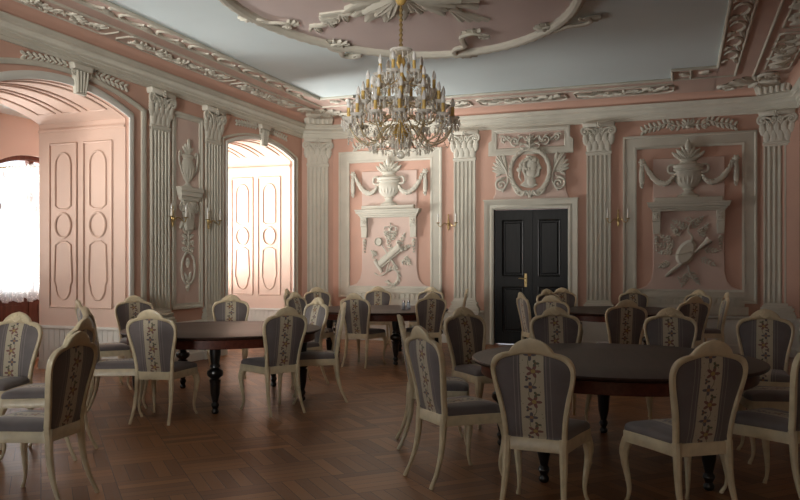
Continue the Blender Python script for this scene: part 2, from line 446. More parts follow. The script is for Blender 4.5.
# niche linings in a lighter pink: jambs and vault
for q, (a, b) in enumerate(NICHES):
    t = 0.012
    pr = [(a, ZD)] + arch(a, b, ZS, RISE) + [(b, ZD)]
    pi_ = [(a + t, ZD)] + arch(a + t, b - t, ZS, RISE - t) + [(b - t, ZD)]
    n = len(pr)
    vs = [(x, p[0], p[1]) for x in (XO, XL - 0.05) for p in pr] + [(x, p[0], p[1]) for x in (XO, XL - 0.05) for p in pi_]
    fs = []
    for i in range(n - 1):
        fs.append((2 * n + i, 2 * n + i + 1, 3 * n + i + 1, 3 * n + i))
        fs.append((n + i, n + i + 1, 3 * n + i + 1, 3 * n + i)); fs.append((i, i + 1, 2 * n + i + 1, 2 * n + i))
    mb = MB(); mb.add(vs, fs)
    where = ['the large near window niche', 'the bright far window niche'][q]
    lin = trim_mesh(mb, 'jamb', 'light pink jamb and vault lining of ' + where, 'niche lining')
    # panelled jambs: two tall panels each with a lobed cartouche and a ring at mid height
    for side, y, sg in ((0, b - t, -1), (1, a + t, 1)):
        pm = MB(lambda u, v, w, y=y, sg=sg: (u, y + sg * w, v))
        for x0, x1 in ((-7.68, -7.20), (-8.27, -7.80)):
            z0, z1 = 0.87, 3.13; f = 0.016
            for r0 in ((x0, x1, z0, z1),):
                pth = [(x0, z0, 0.0), (x1, z0, 0.0), (x1, z1, 0.0), (x0, z1, 0.0)]
                for i in range(4):
                    A, B = pth[i], pth[(i + 1) % 4]
                    pm.tube([A, B], 0.017, 6)
            xc = (x0 + x1) / 2; hw = 0.135
            zm = 2.0; rr = 0.135
            ring = [(xc + rr * math.cos(2 * PI * i / 24), zm + rr * 1.25 * math.sin(2 * PI * i / 24), 0) for i in range(24)]
            pm.tube(ring, 0.020, 6, closed=True)
            top = [(xc - hw, zm + 0.27, 0), (xc - hw, z1 - 0.32, 0)] + [(xc - hw * math.cos(PI * i / 10), z1 - 0.30 + hw * 1.3 * math.sin(PI * i / 10), 0) for i in range(11)] + [(xc + hw, zm + 0.27, 0), (xc + 0.06, zm + 0.225, 0), (xc - 0.06, zm + 0.225, 0)]
            pm.tube(top, 0.016, 6, closed=True)
            bot = [(xc + hw, zm - 0.27, 0), (xc + hw + 0.02, z0 + 0.36, 0), (xc + hw - 0.01, z0 + 0.30, 0)] + [(xc + hw * 0.93 * math.cos(PI * i / 10), z0 + 0.28 - hw * 1.3 * math.sin(PI * i / 10), 0) for i in range(11)] + [(xc - hw - 0.02, z0 + 0.36, 0), (xc - hw, zm - 0.27, 0), (xc - 0.06, zm - 0.225, 0), (xc + 0.06, zm - 0.225, 0)]
            pm.tube(bot, 0.016, 6, closed=True)
        struct('panel_moulding', pm, 'jamb', lin)
    # vault mouldings: long curved ribs
    vm = MB(); yc = (a + b) / 2
    for x0, x1 in ((-7.40, -7.08), (-7.82, -7.52), (-8.24, -7.94)):
        A = arch(a, b, ZS, RISE - 0.015, 24)[3:-3]
        loop = [(x0, p[0], p[1]) for p in A]
        e = A[-1]
        loop += [(x0 + (x1 - x0) * i / 4, e[0] + 0.03 * math.sin(PI * i / 4), e[1]) for i in range(1, 4)]
        loop += [(x1, p[0], p[1]) for p in A[::-1]]
        e = A[0]
        loop += [(x1 + (x0 - x1) * i / 4, e[0] - 0.03 * math.sin(PI * i / 4), e[1]) for i in range(1, 4)]
        vm.tube(loop, 0.017, 6, closed=True)
    struct('vault_moulding', vm, 'jamb', lin)
    # impost line where the vault springs
    for y, sg in ((b - t, -1), (a + t, 1)):
        im = MB(); im.box(XO, XL - 0.06, min(y, y + sg * 0.02), max(y, y + sg * 0.02), 3.30, 3.335)
        struct('impost_moulding', im, 'jamb', lin)
    # white boarded dado of the niche
    dd = MB()
    for y, sg in ((b, -1), (a, 1)):
        x = XO
        while x < XL - 0.06:
            x1 = min(x + 0.088, XL - 0.05); y2 = y + sg * 0.02
            dd.box(x + 0.004, x1, min(y, y2), max(y, y2), 0.0, ZD - 0.02); x += 0.092
        y2 = y + sg * 0.014
        dd.box(XO, XL - 0.05, min(y, y2), max(y, y2), 0, ZD)
        y2 = y + sg * 0.05
        dd.box(XO, XL - 0.04, min(y, y2), max(y, y2), ZD - 0.025, ZD + 0.012)
        y2 = y + sg * 0.035
        dd.box(XO, XL - 0.05, min(y, y2), max(y, y2), 0, 0.11)
    trim_mesh(dd, 'white', 'white boarded dado with a capped rail in ' + where, 'wainscot')
    # white architrave and pink band round the opening on the room side
    for off0, off1, w, mt, nm in ((-0.005, 0.085 if q == 0 else .05, 0.03, 'white', 'white bead'), ((0.24, 0.34, 0.035, 'plaster', 'ivory outer moulding') if q == 0 else (0.11, 0.17, 0.03, 'plaster', 'ivory outer moulding'))):
        A0 = arch(a - off0, b + off0, ZS, RISE); A1 = arch(a - off1, b + off1, ZS, RISE + (off1 - off0) * 0.3)
        A1 = [(p[0], p[1] + (off1 - off0) * 0.75) for p in A1]
        if nm.startswith('ivory'):
            A0 = [(p[0], p[1] + off0 * .55) for p in A0]; A1 = [(p[0], p[1] + off0 * .55 - (off1 - off0) * .4) for p in A1]
        I = [(a - off0, ZD if w else 0)] + A0 + [(b + off0, ZD)]; O = [(a - off1, ZD)] + A1 + [(b + off1, ZD)]
        n = len(I)
        st = [(0.0, 0.0), (0.0, w * 0.7), (0.3, w), (0.75, w), (1.0, w * 0.5), (1.0, 0.0)]
        am = MB()
        am.extrude(st, lambda i, p: (XL + p[1], I[i][0] + (O[i][0] - I[i][0]) * p[0], I[i][1] + (O[i][1] - I[i][1]) * p[0]), n)
        trim_mesh(am, mt, '%s edging the arch of %s' % (nm, where), 'moulding')

# gallery behind the left wall with its windows
WINS = [(6.05, 7.65), (8.42, 10.02), (10.75, 12.85), (2.27, 3.87)]
mb = MB(); WS = [0.02, 0.02, 0.86, 0.86]; WT, WR = 2.90, 0.23
e = [1.2]
for a, b in sorted(WINS): e += [a, b]
e.append(YB + 0.5)
for i in range(0, len(e), 2): mb.box(XG - 0.25, XG, e[i], e[i + 1], 0, 3.75)
for (a, b), z in zip(WINS, WS):
    mb.box(XG - 0.25, XG, a, b, -0.05, z)
    pr = arch(a, b, WT, WR) + [(b, 3.75), (a, 3.75)]
    vs = [(x, p[0], p[1]) for x in (XG - 0.25, XG) for p in pr]; n = len(pr)
    mb.add(vs, [tuple(range(n)), tuple(range(2 * n - 1, n - 1, -1))] + [(i, (i + 1) % n, n + (i + 1) % n, n + i) for i in range(n)], False)
struct('wall_gallery', mb, 'pale', label='pale pink gallery wall with arched french windows beyond the niches', cat='wall')
mb = MB(); mb.box(XG - 0.25, XO + 0.0, 1.0, 1.2, 0, 3.75); mb.box(XG - 0.25, XO, YB + 0.3, YB + 0.5, 0, 3.75)
struct('wall_gallery_end', mb, 'pale', label='pale pink end walls closing the window gallery', cat='wall')
mb = MB(); mb.box(XG - 0.25, XO, 1.0, YB + 0.5, 3.68, 3.8)
struct('ceiling_gallery', mb, 'ceil', label='white ceiling of the narrow gallery beyond the niche', cat='ceiling')

def window(i, a, b, z0, label):
    root = empty('window_%d' % i, (XG - 0.1, (a + b) / 2, z0), label=label, cat='window', kind='structure')
    h = (b - a) / 2 - 0.002; zs = WT - z0; y = lambda v: v
    A = arch(-h, h, zs, WR - 0.002)
    w = 0.085
    I = arch(-h + w, h - w, zs - 0.02, WR - 0.06)
    O = [(-h, 0.0)] + A + [(h, 0.0)]; In = [(-h + w, w)] + I + [(h - w, w)]
    fr = MB(); st = [(0, -0.05), (0, 0.05), (0.7, 0.05), (1, 0.03), (1, -0.03), (0.7, -0.05)]
    n = len(O)
    fr.extrude(st, lambda k, p: (p[1], O[k][0] + (In[k][0] - O[k][0]) * p[0], O[k][1] + (In[k][1] - O[k][1]) * p[0]), n)
    fr.box(-0.045, 0.045, -h + 0.02, h - 0.02, 0.0, w)
    fr.box(-0.04, 0.04, -0.045, 0.045, w, zs + WR - 0.05)
    low = 0.98 if z0 < 0.3 else w
    fr.box(-0.045, 0.045, -h + w, h - w, low - 0.07 if z0 < 0.3 else w - 0.01, low + 0.02)
    fr.box(-0.035, 0.035, -h + w, h - w, 2.28 - z0, 2.36 - z0)
    struct('window_frame', fr, 'brown', root)
    for sg in (-1, 1):
        ya, yb = (0.045, h - w) if sg > 0 else (-h + w, -0.045)
        if z0 < 0.3:
            pn = MB(); pn.box(-0.02, 0.02, ya, yb, w, low - 0.06)
            pn.box(-0.032, 0.032, ya + 0.10, yb - 0.10, w + 0.09, low - 0.16)
            struct('lower_panel', pn, 'brown', root)
        pg = MB(); pg.box(-0.004, 0.004, ya, yb, low, zs + (0.03 if z0 < 0.3 else 0.03)); struct('pane', pg, 'pane', root)
    return root
window(1, WINS[1][0], WINS[1][1], WS[1], 'red-brown arched french window behind a white lace curtain, far left')
window(2, WINS[2][0], WINS[2][1], WS[2], 'arched window lighting the far niche from the gallery')
window(4, WINS[3][0], WINS[3][1], WS[3], 'unseen arched window of the added niche outside the left picture edge')  # out of view, added with the third niche for its light
window(3, WINS[0][0], WINS[0][1], WS[0], 'arched french window lighting the near niche from outside')

# lace curtain of window 1
root = empty('lace_curtain', (XG + 0.06, (WINS[1][0] + WINS[1][1]) / 2, 0.6), label='white gathered lace curtain with scalloped hem at the far left window', cat='curtain')
cm = MB(); K, J = 120, 30
W_ = 0.70
vs = []
for j in range(J + 1):
    for k in range(K + 1):
        y = -W_ + 2 * W_ * k / K
        hem = 0.06 + 0.07 * abs(math.sin(PI * (k / K) * 6)) ** 0.6
        topz = 2.32 - 0.13 * (y / W_) ** 2 + 0.02 * math.sin(k * 1.9)
        z = topz + (hem * -1 + 0.42 - topz) * j / J
        fold = 0.028 * math.sin(k * 0.78) + 0.012 * math.sin(k * 2.1 + j * 0.1)
        fold *= 0.5 + 0.5 * j / J
        vs.append((fold + 0.02 * math.sin(j * PI / J * 2), y, z))
cm.add(vs, [(j * (K + 1) + k, j * (K + 1) + k + 1, (j + 1) * (K + 1) + k + 1, (j + 1) * (K + 1) + k) for j in range(J) for k in range(K)])
cm.build('panel', 'lace', root)
rf = MB(); vs = []
for j in range(5):
    for k in range(K + 1):
        y = -W_ + 2 * W_ * k / K
        vs.append((0.02 + 0.03 * math.sin(k * 1.25) + 0.01 * j, y, 2.38 - 0.13 * (y / W_) ** 2 - 0.035 * j + 0.018 * math.sin(k * 0.9)))
rf.add(vs, [(j * (K + 1) + k, j * (K + 1) + k + 1, (j + 1) * (K + 1) + k + 1, (j + 1) * (K + 1) + k) for j in range(4) for k in range(K)])
rf.build('ruffle', 'lace', root)
rod = MB(); rod.tube([(0.0, -0.74, 2.26), (0.0, 0, 2.37), (0.0, 0.74, 2.26)], 0.012, 8); rod.build('rod', 'brass', root)

# back wall with the door opening
DX0, DX1, DH = -3.185, -1.855, 2.45
mb = MB()
mb.box(CLB[0] - 0.8, DX0, YB, YB + 0.35, 0, ZC + 0.1); mb.box(DX1, CRB[0] + 0.9, YB, YB + 0.35, 0, ZC + 0.1); mb.box(DX0, DX1, YB, YB + 0.35, DH, ZC + 0.1)
struct('wall_back', mb, 'salmon', label='salmon-pink back wall with white pilasters and a black double door', cat='wall')
def chamfer(name, A, B, label):
    mb = MB(); d = Vector((B[0] - A[0], B[1] - A[1], 0)).normalized(); nn = Vector((d.y, -d.x, 0))
    vs = []
    for p in (A, B):
        for off in (0, -0.25):
            for z in (0, ZC + 0.05): vs.append((p[0] + nn.x * off, p[1] + nn.y * off, z))
    mb.add(vs, [(0, 1, 3, 2), (4, 6, 7, 5), (0, 4, 5, 1), (2, 3, 7, 6), (0, 2, 6, 4), (1, 5, 7, 3)], False)
    struct(name, mb, 'salmon', label=label, cat='wall')
chamfer('wall_corner_left', CLL, CLB, 'narrow canted salmon wall in the far left corner')
chamfer('wall_corner_right', CRB, CRR, 'narrow canted salmon wall in the far right corner')
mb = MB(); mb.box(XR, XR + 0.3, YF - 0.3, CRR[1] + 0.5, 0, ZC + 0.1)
struct('wall_right', mb, 'terracotta', label='terracotta right wall at the edge of the room, darkened to cut bounced light', cat='wall')  # dark tone keeps light from bouncing back into the room
mb = MB(); FW = (-4.7, -2.7, 0.9, 3.6)                       # unseen opening added behind the viewpoint to let in fill light
mb.box(XL - 0.3, FW[0], YF - 0.3, YF, 0, ZC + 0.1); mb.box(FW[1], XR + 0.3, YF - 0.3, YF, 0, ZC + 0.1)
mb.box(FW[0], FW[1], YF - 0.3, YF, 0, FW[2]); mb.box(FW[0], FW[1], YF - 0.3, YF, FW[3], ZC + 0.1)
struct('wall_front', mb, 'brown', label='unseen wall closing the room behind the viewpoint, coloured dark to absorb light', cat='wall')  # dark wood colour added here to soak up bounced light

# mouldings swept round the room
PATH = [(XL, YF), CLL, CLB, CRB, CRR, (XR, YF)]
def sweep(mb, path, prof):
    P = [Vector((p[0], p[1], 0)) for p in path]; k = len(P); bis = []
    for i in range(k):
        d1 = (P[i] - P[i - 1]).normalized() if i > 0 else (P[1] - P[0]).normalized()
        d2 = (P[i + 1] - P[i]).normalized() if i < k - 1 else d1
        n1, n2 = Vector((d1.y, -d1.x, 0)), Vector((d2.y, -d2.x, 0))
        b = (n1 + n2).normalized(); bis.append(b / max(0.3, b.dot(n1)))
    mb.extrude(prof, lambda i, p: (P[i].x + bis[i].x * p[0], P[i].y + bis[i].y * p[0], p[1]), k)
mb = MB(); sweep(mb, PATH, [(0, 3.905), (.025, 3.905), (.025, 3.95), (.035, 3.955), (.035, 4.0), (.05, 4.01), (.05, 4.03), (.07, 4.06), (.10, 4.08), (.10, 4.11), (.12, 4.13), (.135, 4.15), (.135, 4.165), (0, 4.18)])
trim_mesh(mb, 'plaster', 'ivory moulded cornice running round the top of the walls', 'cornice')
mb = MB(); sweep(mb, PATH, [(0.0, 4.175), (.10, 4.175), (.13, 4.235), (.18, 4.275), (.27, 4.298), (.27, 4.32), (0.0, 4.32)])
trim_mesh(mb, 'salmon', 'salmon cove between the cornice and the ceiling border', 'cove')
# dado below the pilasters, split by door and niches
def dado(path, label):
    mb = MB(); sweep(mb, path, [(0, 0), (.045, 0), (.045, .12), (.03, .14), (.022, .15), (.022, .55), (.035, .565), (.055, .575), (.055, .60), (0, .612)])
    trim_mesh(mb, 'white', label, 'wainscot')
dado([(XL, NICHES[0][1] + 0.055), (XL, NICHES[1][0] - 0.055)], 'white dado between the two arched niches')
dado([(XL, NICHES[1][1] + 0.055), CLL, CLB, (DX0 - 0.18, YB)], 'white dado left of the black door')
dado([(DX1 + 0.18, YB), CRB, CRR, (XR, YF)], 'white dado right of the black door')
dado([(XL, YF), (XL, NICHE0[0] - 0.055)], 'white dado beside the viewpoint')
dado([(XL, NICHE0[1] + 0.055), (XL, NICHES[0][0] - 0.055)], 'white dado before the near niche')

# ------------------------------------------------------------------ door
root = empty('door_1', ((DX0 + DX1) / 2, YB + 0.10, 0), label='black panelled double door with brass handle in the back wall', cat='door', kind='structure')
hw = (DX1 - DX0) / 2
for sg in (-1, 1):
    x0, x1 = (-hw + 0.012, -0.004) if sg < 0 else (0.004, hw - 0.012)
    lf = MB(); lf.box(x0, x1, -0.02, 0.03, 0.015, DH - 0.01)
    leaf = struct('door_leaf', lf, 'door', root)
    rails = MB(); sw = 0.125
    # stiles and rails proud of the leaf
    rails.box(x0, x0 + sw, -0.045, -0.02, 0.015, DH - 0.01); rails.box(x1 - sw, x1, -0.045, -0.02, 0.015, DH - 0.01)
    for z0, z1 in ((0.015, 0.22), (1.06, 1.24), (DH - 0.19, DH - 0.01)): rails.box(x0 + sw, x1 - sw, -0.045, -0.02, z0, z1)
    struct('door_rail', rails, 'door', leaf)
    for z0, z1 in ((0.22, 1.06), (1.24, DH - 0.19)):
        pm = MB(FLATMAP); mm = MB(FLATMAP)
        u0, u1 = x0 + sw + 0.05, x1 - sw - 0.05
        pm.prism([(u0, z0 + 0.05), (u1, z0 + 0.05), (u1, z1 - 0.05), (u0, z1 - 0.05)], 0.018, 0.042, 0.022)
        for A, B in (((u0 - .04, z0 + .012), (u1 + .04, z0 + .012)), ((u1 + .04, z0 + .012), (u1 + .04, z1 - .012)), ((u1 + .04, z1 - .012), (u0 - .04, z1 - .012)), ((u0 - .04, z1 - .012), (u0 - .04, z0 + .012))):
            mm.tube([(*A, .035), (*B, .035)], 0.018, 6)
        pn_ = struct('door_panel', pm, 'door', leaf); struct('panel_moulding', mm, 'door', pn_)
ast = MB(); ast.box(-0.025, 0.025, -0.06, -0.04, 0.02, DH - 0.02); struct('astragal', ast, 'door', root)
hd = MB(FLATMAP)
hd.prism([(-0.095 + p[0], 1.17 + p[1]) for p in [(-.022, -.12), (.022, -.12), (.026, 0), (.022, .12), (-.022, .12), (-.026, 0)]], 0.044, 0.056, 0.006)
hd.tube([(-0.095, 1.20, 0.05), (-0.095, 1.20, 0.10), (-0.12, 1.20, 0.105), (-0.20, 1.205, 0.10), (-0.215, 1.20, 0.095)], [0.013, 0.012, 0.011, 0.010, 0.006], 8)
hd.ell((-0.095, 1.12, 0.056), (0.012, 0.02, 0.006))
tag(struct('door_handle', hd, 'brass', root), 'brass lever handle on its plate')
# casing
cs = MB()
prof = [(0.0, -0.10), (0.0, 0.03), (0.04, 0.045), (0.075, 0.03), (0.12, 0.05), (0.17, 0.062), (0.17, 0.0), (0.08, -0.0)]
pth = [(DX0, 0.0), (DX0, DH), (DX1, DH), (DX1, 0.0)]; sgn = [(-1, 0), (-1, 1), (1, 1), (1, 0)]
cs.extrude(prof, lambda i, p: (pth[i][0] + sgn[i][0] * p[0], YB - p[1], pth[i][1] + sgn[i][1] * p[0]), 4)
cs.box(DX0 - 0.185, DX1 + 0.185, YB - 0.085, YB, DH + 0.15, DH + 0.175)
trim_mesh(cs, 'plaster', 'ivory moulded door casing around the black double door', 'door casing')

# ------------------------------------------------------------------ pilasters
def shaft_mb(w=0.41, d=0.055, z0=0.80, z1=3.385, fl=5):
    mb = MB(WALLMAP); pr = [(-w / 2, 0), (-w / 2, d)]
    pitch = (w - 0.03) / fl
    for i in range(fl):
        c = -w / 2 + 0.015 + pitch * (i + 0.5); r = pitch * 0.36
        for j in range(7):
            a = PI * j / 6
            pr.append((c - r * math.cos(a), d - 0.030 * math.sin(a)))
    pr += [(w / 2, d), (w / 2, 0)]
    zz = [z0 + 0.02, z1 - 0.02]
    mb.extrude(pr, lambda i, p: (p[0], zz[i], p[1]), 2)
    for za, zb in ((z0 - 0.001, z0 + 0.04), (z1 - 0.04, z1 + 0.001)):
        mb.prism([(-w / 2, za), (w / 2, za), (w / 2, zb), (-w / 2, zb)], 0, d + 0.001)
    return mb
def base_mb(w=0.41):
    mb = MB(WALLMAP)
    for z0, z1, e, d in ((.60, .665, .075, .13), (.665, .705, .055, .115), (.705, .73, .03, .085), (.73, .765, .045, .10), (.765, .80, .018, .075)):
        mb.prism([(-w / 2 - e, z0), (w / 2 + e, z0), (w / 2 + e, z1), (-w / 2 - e, z1)], 0, d, 0.008)
    return mb
def pedestal_mb(w=0.41):
    mb = MB(WALLMAP)
    mb.prism([(-w / 2 - .06, 0), (w / 2 + .06, 0), (w / 2 + .06, .6), (-w / 2 - .06, .6)], 0, .10, 0.004)
    mb.prism([(-w / 2 - .085, 0), (w / 2 + .085, 0), (w / 2 + .085, .12), (-w / 2 - .085, .12)], 0, .125, 0.01)
    mb.prism([(-w / 2 - .085, .565), (w / 2 + .085, .565), (w / 2 + .085, .605), (-w / 2 - .085, .605)], 0, .13, 0.008)
    return mb
def capital_mb(w=0.41):
    mb = MB(WALLMAP); z0, z1 = 3.385, 3.91
    mb.tube([(-w / 2 - .012, z0 + .012, .035), (w / 2 + .012, z0 + .012, .035)], 0.032, 8)
    mb.prism([(-w / 2 + .005, z0), (w / 2 - .005, z0), (w / 2 + .02, z1 - .09), (-w / 2 - .02, z1 - .09)], 0, .06, .004)
    for k in range(4):                                       # lower leaf row
        u = -w / 2 + w * (k + .5) / 4
        mb.leaf((u, z0 + .03), PI / 2, .18, .12, .03, .03, 5, .045)
    for k in range(5):                                       # upper row
        u = -w / 2 + w * k / 4
        mb.leaf((u, z0 + .14), PI / 2 + (k - 2) * -0.05, .21, .12, .035, .04, 5, .05)
    for sg in (-1, 1):                                       # corner volutes
        mb.spiral((sg * (w / 2 + .015), z1 - .145), .075, .012, 1.6, PI / 2 if sg > 0 else PI / 2, .024, .10, 6, 26, dirn=-sg)
        mb.spiral((sg * .06, z1 - .15), .05, .01, 1.4, PI / 2, .017, .10, 6, 22, dirn=sg)
        mb.leaf((sg * .10, z1 - .26), PI / 2 - sg * .5, .14, .07, .05, .03, 3, .06)
        mb.tube([(sg * .05, z1 - .22, .09), (sg * .10, z1 - .12, .11), (sg * w / 2, z1 - .085, .11)], [.014, .018, .016], 6)
    mb.prism([(-w / 2 - .055, z1 - .075), (w / 2 + .055, z1 - .075), (w / 2 + .065, z1 - .03), (w / 2 + .065, z1), (-w / 2 - .065, z1), (-w / 2 - .065, z1 - .03)], 0, .14, .012)
    for k in range(5):                                       # rosette on the abacus
        a = PI / 2 + 2 * PI * k / 5
        mb.ell((.032 * math.cos(a), z1 - .05 + .032 * math.sin(a), .15), (.026, .018, .016), a, 8, 5)
    mb.ell((0, z1 - .05, .16), (.016, .016, .014), n=8, k=5)
    return mb
SH, BA, PE, CA = shaft_mb(), base_mb(), pedestal_mb(), capital_mb()
p0 = None
def pilaster(x, y, rz, label):
    global p0
    if p0 is None:
        o = trim_empty(label, (x, y, 0), rz, 'pilaster', 'fluted pilasters round the walls')
        PE.build('pedestal', 'white', o); BA.build('base', 'plaster', o); SH.build('shaft', 'plaster', o, 25); CA.build('capital', 'plaster', o, 50)
        p0 = o
    else:
        ntrim[0] += 1
        o = copy_tree(p0); o.name = 'trim_%d' % ntrim[0]; o.location = (x, y, 0); o.rotation_euler = (0, 0, rz); o['label'] = label
    return o
pilaster(-3.73, YB, 0, 'ivory fluted pilaster just left of the black door')
pilaster(-1.33, YB, 0, 'ivory fluted pilaster just right of the black door')
pilaster((CLL[0] + CLB[0]) / 2, (CLL[1] + CLB[1]) / 2, math.atan2(CLB[1] - CLL[1], CLB[0] - CLL[0]), 'ivory fluted pilaster in the far left corner')
pilaster((CRR[0] + CRB[0]) / 2 - 0.02, (CRR[1] + CRB[1]) / 2 + 0.02, math.atan2(CRR[1] - CRB[1], CRR[0] - CRB[0]) * 0.6, 'ivory fluted pilaster in the far right corner')
pilaster(XL, 9.07, PI / 2, 'ivory fluted pilaster right beside the large near niche')
pilaster(XL, 10.38, PI / 2, 'ivory fluted pilaster just left of the bright far niche')
# ------------------------------------------------------------------ back wall panels
def panel(xc, side):
    # picture-frame moulding
    fm = MB(WALLMAP); o = 1.05; zt, zb = 3.64, 0.815; w = 0.225
    O = [(-o, zb), (o, zb), (o, zt), (-o, zt)]; I = [(-o + w, zb + w), (o - w, zb + w), (o - w, zt - w), (-o + w, zt - w)]
    st = [(0, 0), (0, .045), (.12, .05), (.2, .03), (.75, .03), (.85, .045), (1, .035), (1, 0)]
    fm.extrude(st, lambda i, p: (O[i % 4][0] + (I[i % 4][0] - O[i % 4][0]) * p[0], O[i % 4][1] + (I[i % 4][1] - O[i % 4][1]) * p[0], p[1]), 5, caps=False)
    trim_mesh(fm, 'plaster', 'broad ivory frame moulding of the wall panel %s of the door' % side, 'frame moulding', (xc, YB, 0))
    # pale raised field, flaring to the foot
    pf = MB(WALLMAP)
    R_ = [(.56, 3.24), (.56, 1.45), (.565, 1.32), (.60, 1.18), (.67, 1.09), (.78, 1.045), (.815, 1.04), (.815, .90)]
    out = [(-p[0], p[1]) for p in R_] + [(p[0], p[1]) for p in R_[::-1]]
    pf.prism(out, 0.0, 0.028, 0.008)
    trim_mesh(pf, 'pale', 'pale pink raised field with flared foot in the panel %s of the door' % side, 'wall field', (xc, YB, 0))
    # fluted foot strip
    ft = MB(WALLMAP)
    ft.prism([(-.86, .76), (.86, .76), (.86, .905), (-.86, .905)], 0, .04, .006)
    for k in range(17):
        u = -.78 + k * .0975
        ft.prism([(u - .028, .80), (u + .028, .80), (u + .028, .895), (u - .028, .895)], .038, .058, .006)
    ft.prism([(-.86, .905), (.86, .905), (.86, .925), (-.86, .925)], 0, .065, .006)
    ft.prism([(-.92, .62), (.92, .62), (.92, .76), (-.92, .76)], 0, .05, .006)
    trim_mesh(ft, 'plaster', 'ivory fluted strip at the foot of the panel %s of the door' % side, 'moulding', (xc, YB, 0))
    # cornice shelf on brackets
    sh = empty('wall_bracket', (xc, YB - 0.028, 0), label='ivory plaster shelf on two small brackets under the urn %s of the door' % side, cat='wall shelf', group='plaster shelves under the urns')
    m = MB(WALLMAP)
    for a, b, e, d in ((2.35, 2.385, .585, .10), (2.385, 2.42, .61, .14), (2.42, 2.47, .645, .19), (2.47, 2.50, .66, .205)):
        m.prism([(-e + .015, a), (e - .015, a), (e, b), (-e, b)], 0, d, .006)
    m.build('shelf', 'plaster', sh)
    m = MB(WALLMAP); m.prism([(-.53, 2.50), (.53, 2.50), (.53, 2.575), (-.53, 2.575)], 0, .13, .008); m.build('plinth', 'plaster', sh)
    for sg in (-1, 1):
        m = MB(WALLMAP); u = sg * .50
        m.prism([(u - .065, 2.18), (u + .065, 2.18), (u + .065, 2.35), (u - .065, 2.35)], 0, .09, .008)
        m.prism([(u - .058, 1.97), (u + .058, 1.97), (u + .065, 2.18), (u - .065, 2.18)], 0, .055, .008)
        for k in range(5):
            a = 2 * PI * k / 5
            m.ell((u + .028 * math.cos(a), 2.265 + .028 * math.sin(a), .095), (.024, .016, .014), a, 8, 4)
        m.ell((u, 2.265, .10), (.014, .014, .014), n=8, k=4)
        b = m.build('bracket', 'plaster', sh)
        m = MB(WALLMAP)
        for k in range(5):
            z = 1.94 - k * .058; s = 1 - k * .13
            m.leaf((u, z), -PI / 2 - .5, .07 * s, .035 * s, .022, 0, 2); m.leaf((u, z), -PI / 2 + .5, .07 * s, .035 * s, .022, 0, 2)
            m.ell((u, z - .02, .02), (.016 * s, .024 * s, .014), n=8, k=4)
        m.build('bellflower_drop', 'plaster', b)
    # urn
    ur = empty('urn_relief', (xc, YB - 0.028, 2.575), label='ivory plaster urn with fruit and garlands above the shelf %s of the door' % side, cat='relief', group='plaster urns in the wall panels')
    m = MB(WALLMAP)
    m.lathe([(.17, 0), (.17, .035), (.12, .05), (.075, .09), (.065, .12), (.095, .14), (.095, .155), (.07, .165)], 24, (0, 0, 0), 1, .55, 'v'); m.build('foot', 'plaster', ur)
    m = MB(WALLMAP)
    m.lathe([(.06, .155), (.14, .19), (.20, .26), (.225, .34), (.225, .40), (.205, .425), (.205, .44), (.24, .45), (.245, .475), (.225, .49), (.24, .505), (.245, .535), (.205, .55), (.14, .575), (.12, .61), (.15, .62), (.15, .64), (.05, .645)], 28, (0, 0, 0), 1, .6, 'v')
    for k in range(9):
        a = PI * (k + .5) / 9
        u, w = -.19 * math.cos(a), .115 * math.sin(a)
        m.tube([(u * .55, .19, w * .6), (u * .98, .27, w * 1.0), (u * 1.12, .36, w * 1.12)], [.010, .022, .012], 6)
    m.build('bowl', 'plaster', ur)
    for sg in (-1, 1):
        m = MB(WALLMAP)
        m.tube([(sg * .20, .41, .03), (sg * .29, .415, .03), (sg * .315, .45, .03), (sg * .31, .52, .03), (sg * .28, .545, .03), (sg * .21, .54, .03)], .024, 6)
        m.build('handle', 'plaster', ur)
    m = MB(WALLMAP)
    for k in range(7):
        a = PI / 2 + (k - 3) * .36
        m.leaf((.03 * (3 - k), .64), a, .24 - .012 * abs(k - 3), .075, .045, .02, 3, .0, bend=(3 - k) * .1)
    for k in range(5):
        a = PI / 2 + (k - 2) * .42
        m.leaf((.02 * (2 - k), .68), a, .17, .06, .05, .02, 3, .03)
    m.ell((0, .84, .05), (.055, .10, .05), n=10, k=8); m.ell((0, .935, .045), (.022, .05, .022), n=8, k=6)
    m.build('fruit_top', 'plaster', ur)
    for sg in (-1, 1):
        m = MB(WALLMAP)
        P = catmull([(sg * .70, .60, .03), (sg * .62, .44, .04), (sg * .50, .29, .05), (sg * .37, .24, .06), (sg * .27, .29, .07), (sg * .22, .37, .06)], 6)
        n = len(P); m.tube(P, [.022 + .028 * math.sin(PI * i / (n - 1)) + .006 * math.sin(i * 2.2) for i in range(n)], 8)
        random.seed(3)
        for i in range(2, n - 1, 2):
            for q in range(3):
                m.ell((P[i][0] + random.uniform(-.025, .025), P[i][1] + random.uniform(-.03, .03), P[i][2] + .022), (.022, .017, .016), random.uniform(0, 3), 7, 4)
        m.build('garland', 'plaster', ur)
        m = MB(WALLMAP)
        u = sg * .735
        m.ell((u, .62, .03), (.045, .045, .035), n=10, k=6)
        for k in range(6):
            a = k * PI / 3; m.ell((u + .04 * math.cos(a), .62 + .04 * math.sin(a), .03), (.026, .018, .018), a, 7, 4)
        m.tube([(u, .57, .025), (u + sg * .005, .45, .03), (u, .30, .03), (u, .17, .02)], [.030, .040, .044, .018], 8)
        for k in range(7): m.ell((u + (.018 if k % 2 else -.018), .52 - k * .05, .05), (.022, .026, .018), 0, 7, 4)
        m.build('tassel', 'plaster', ur)
    return xc
panel(-5.22, 'left'); panel(0.125, 'right')

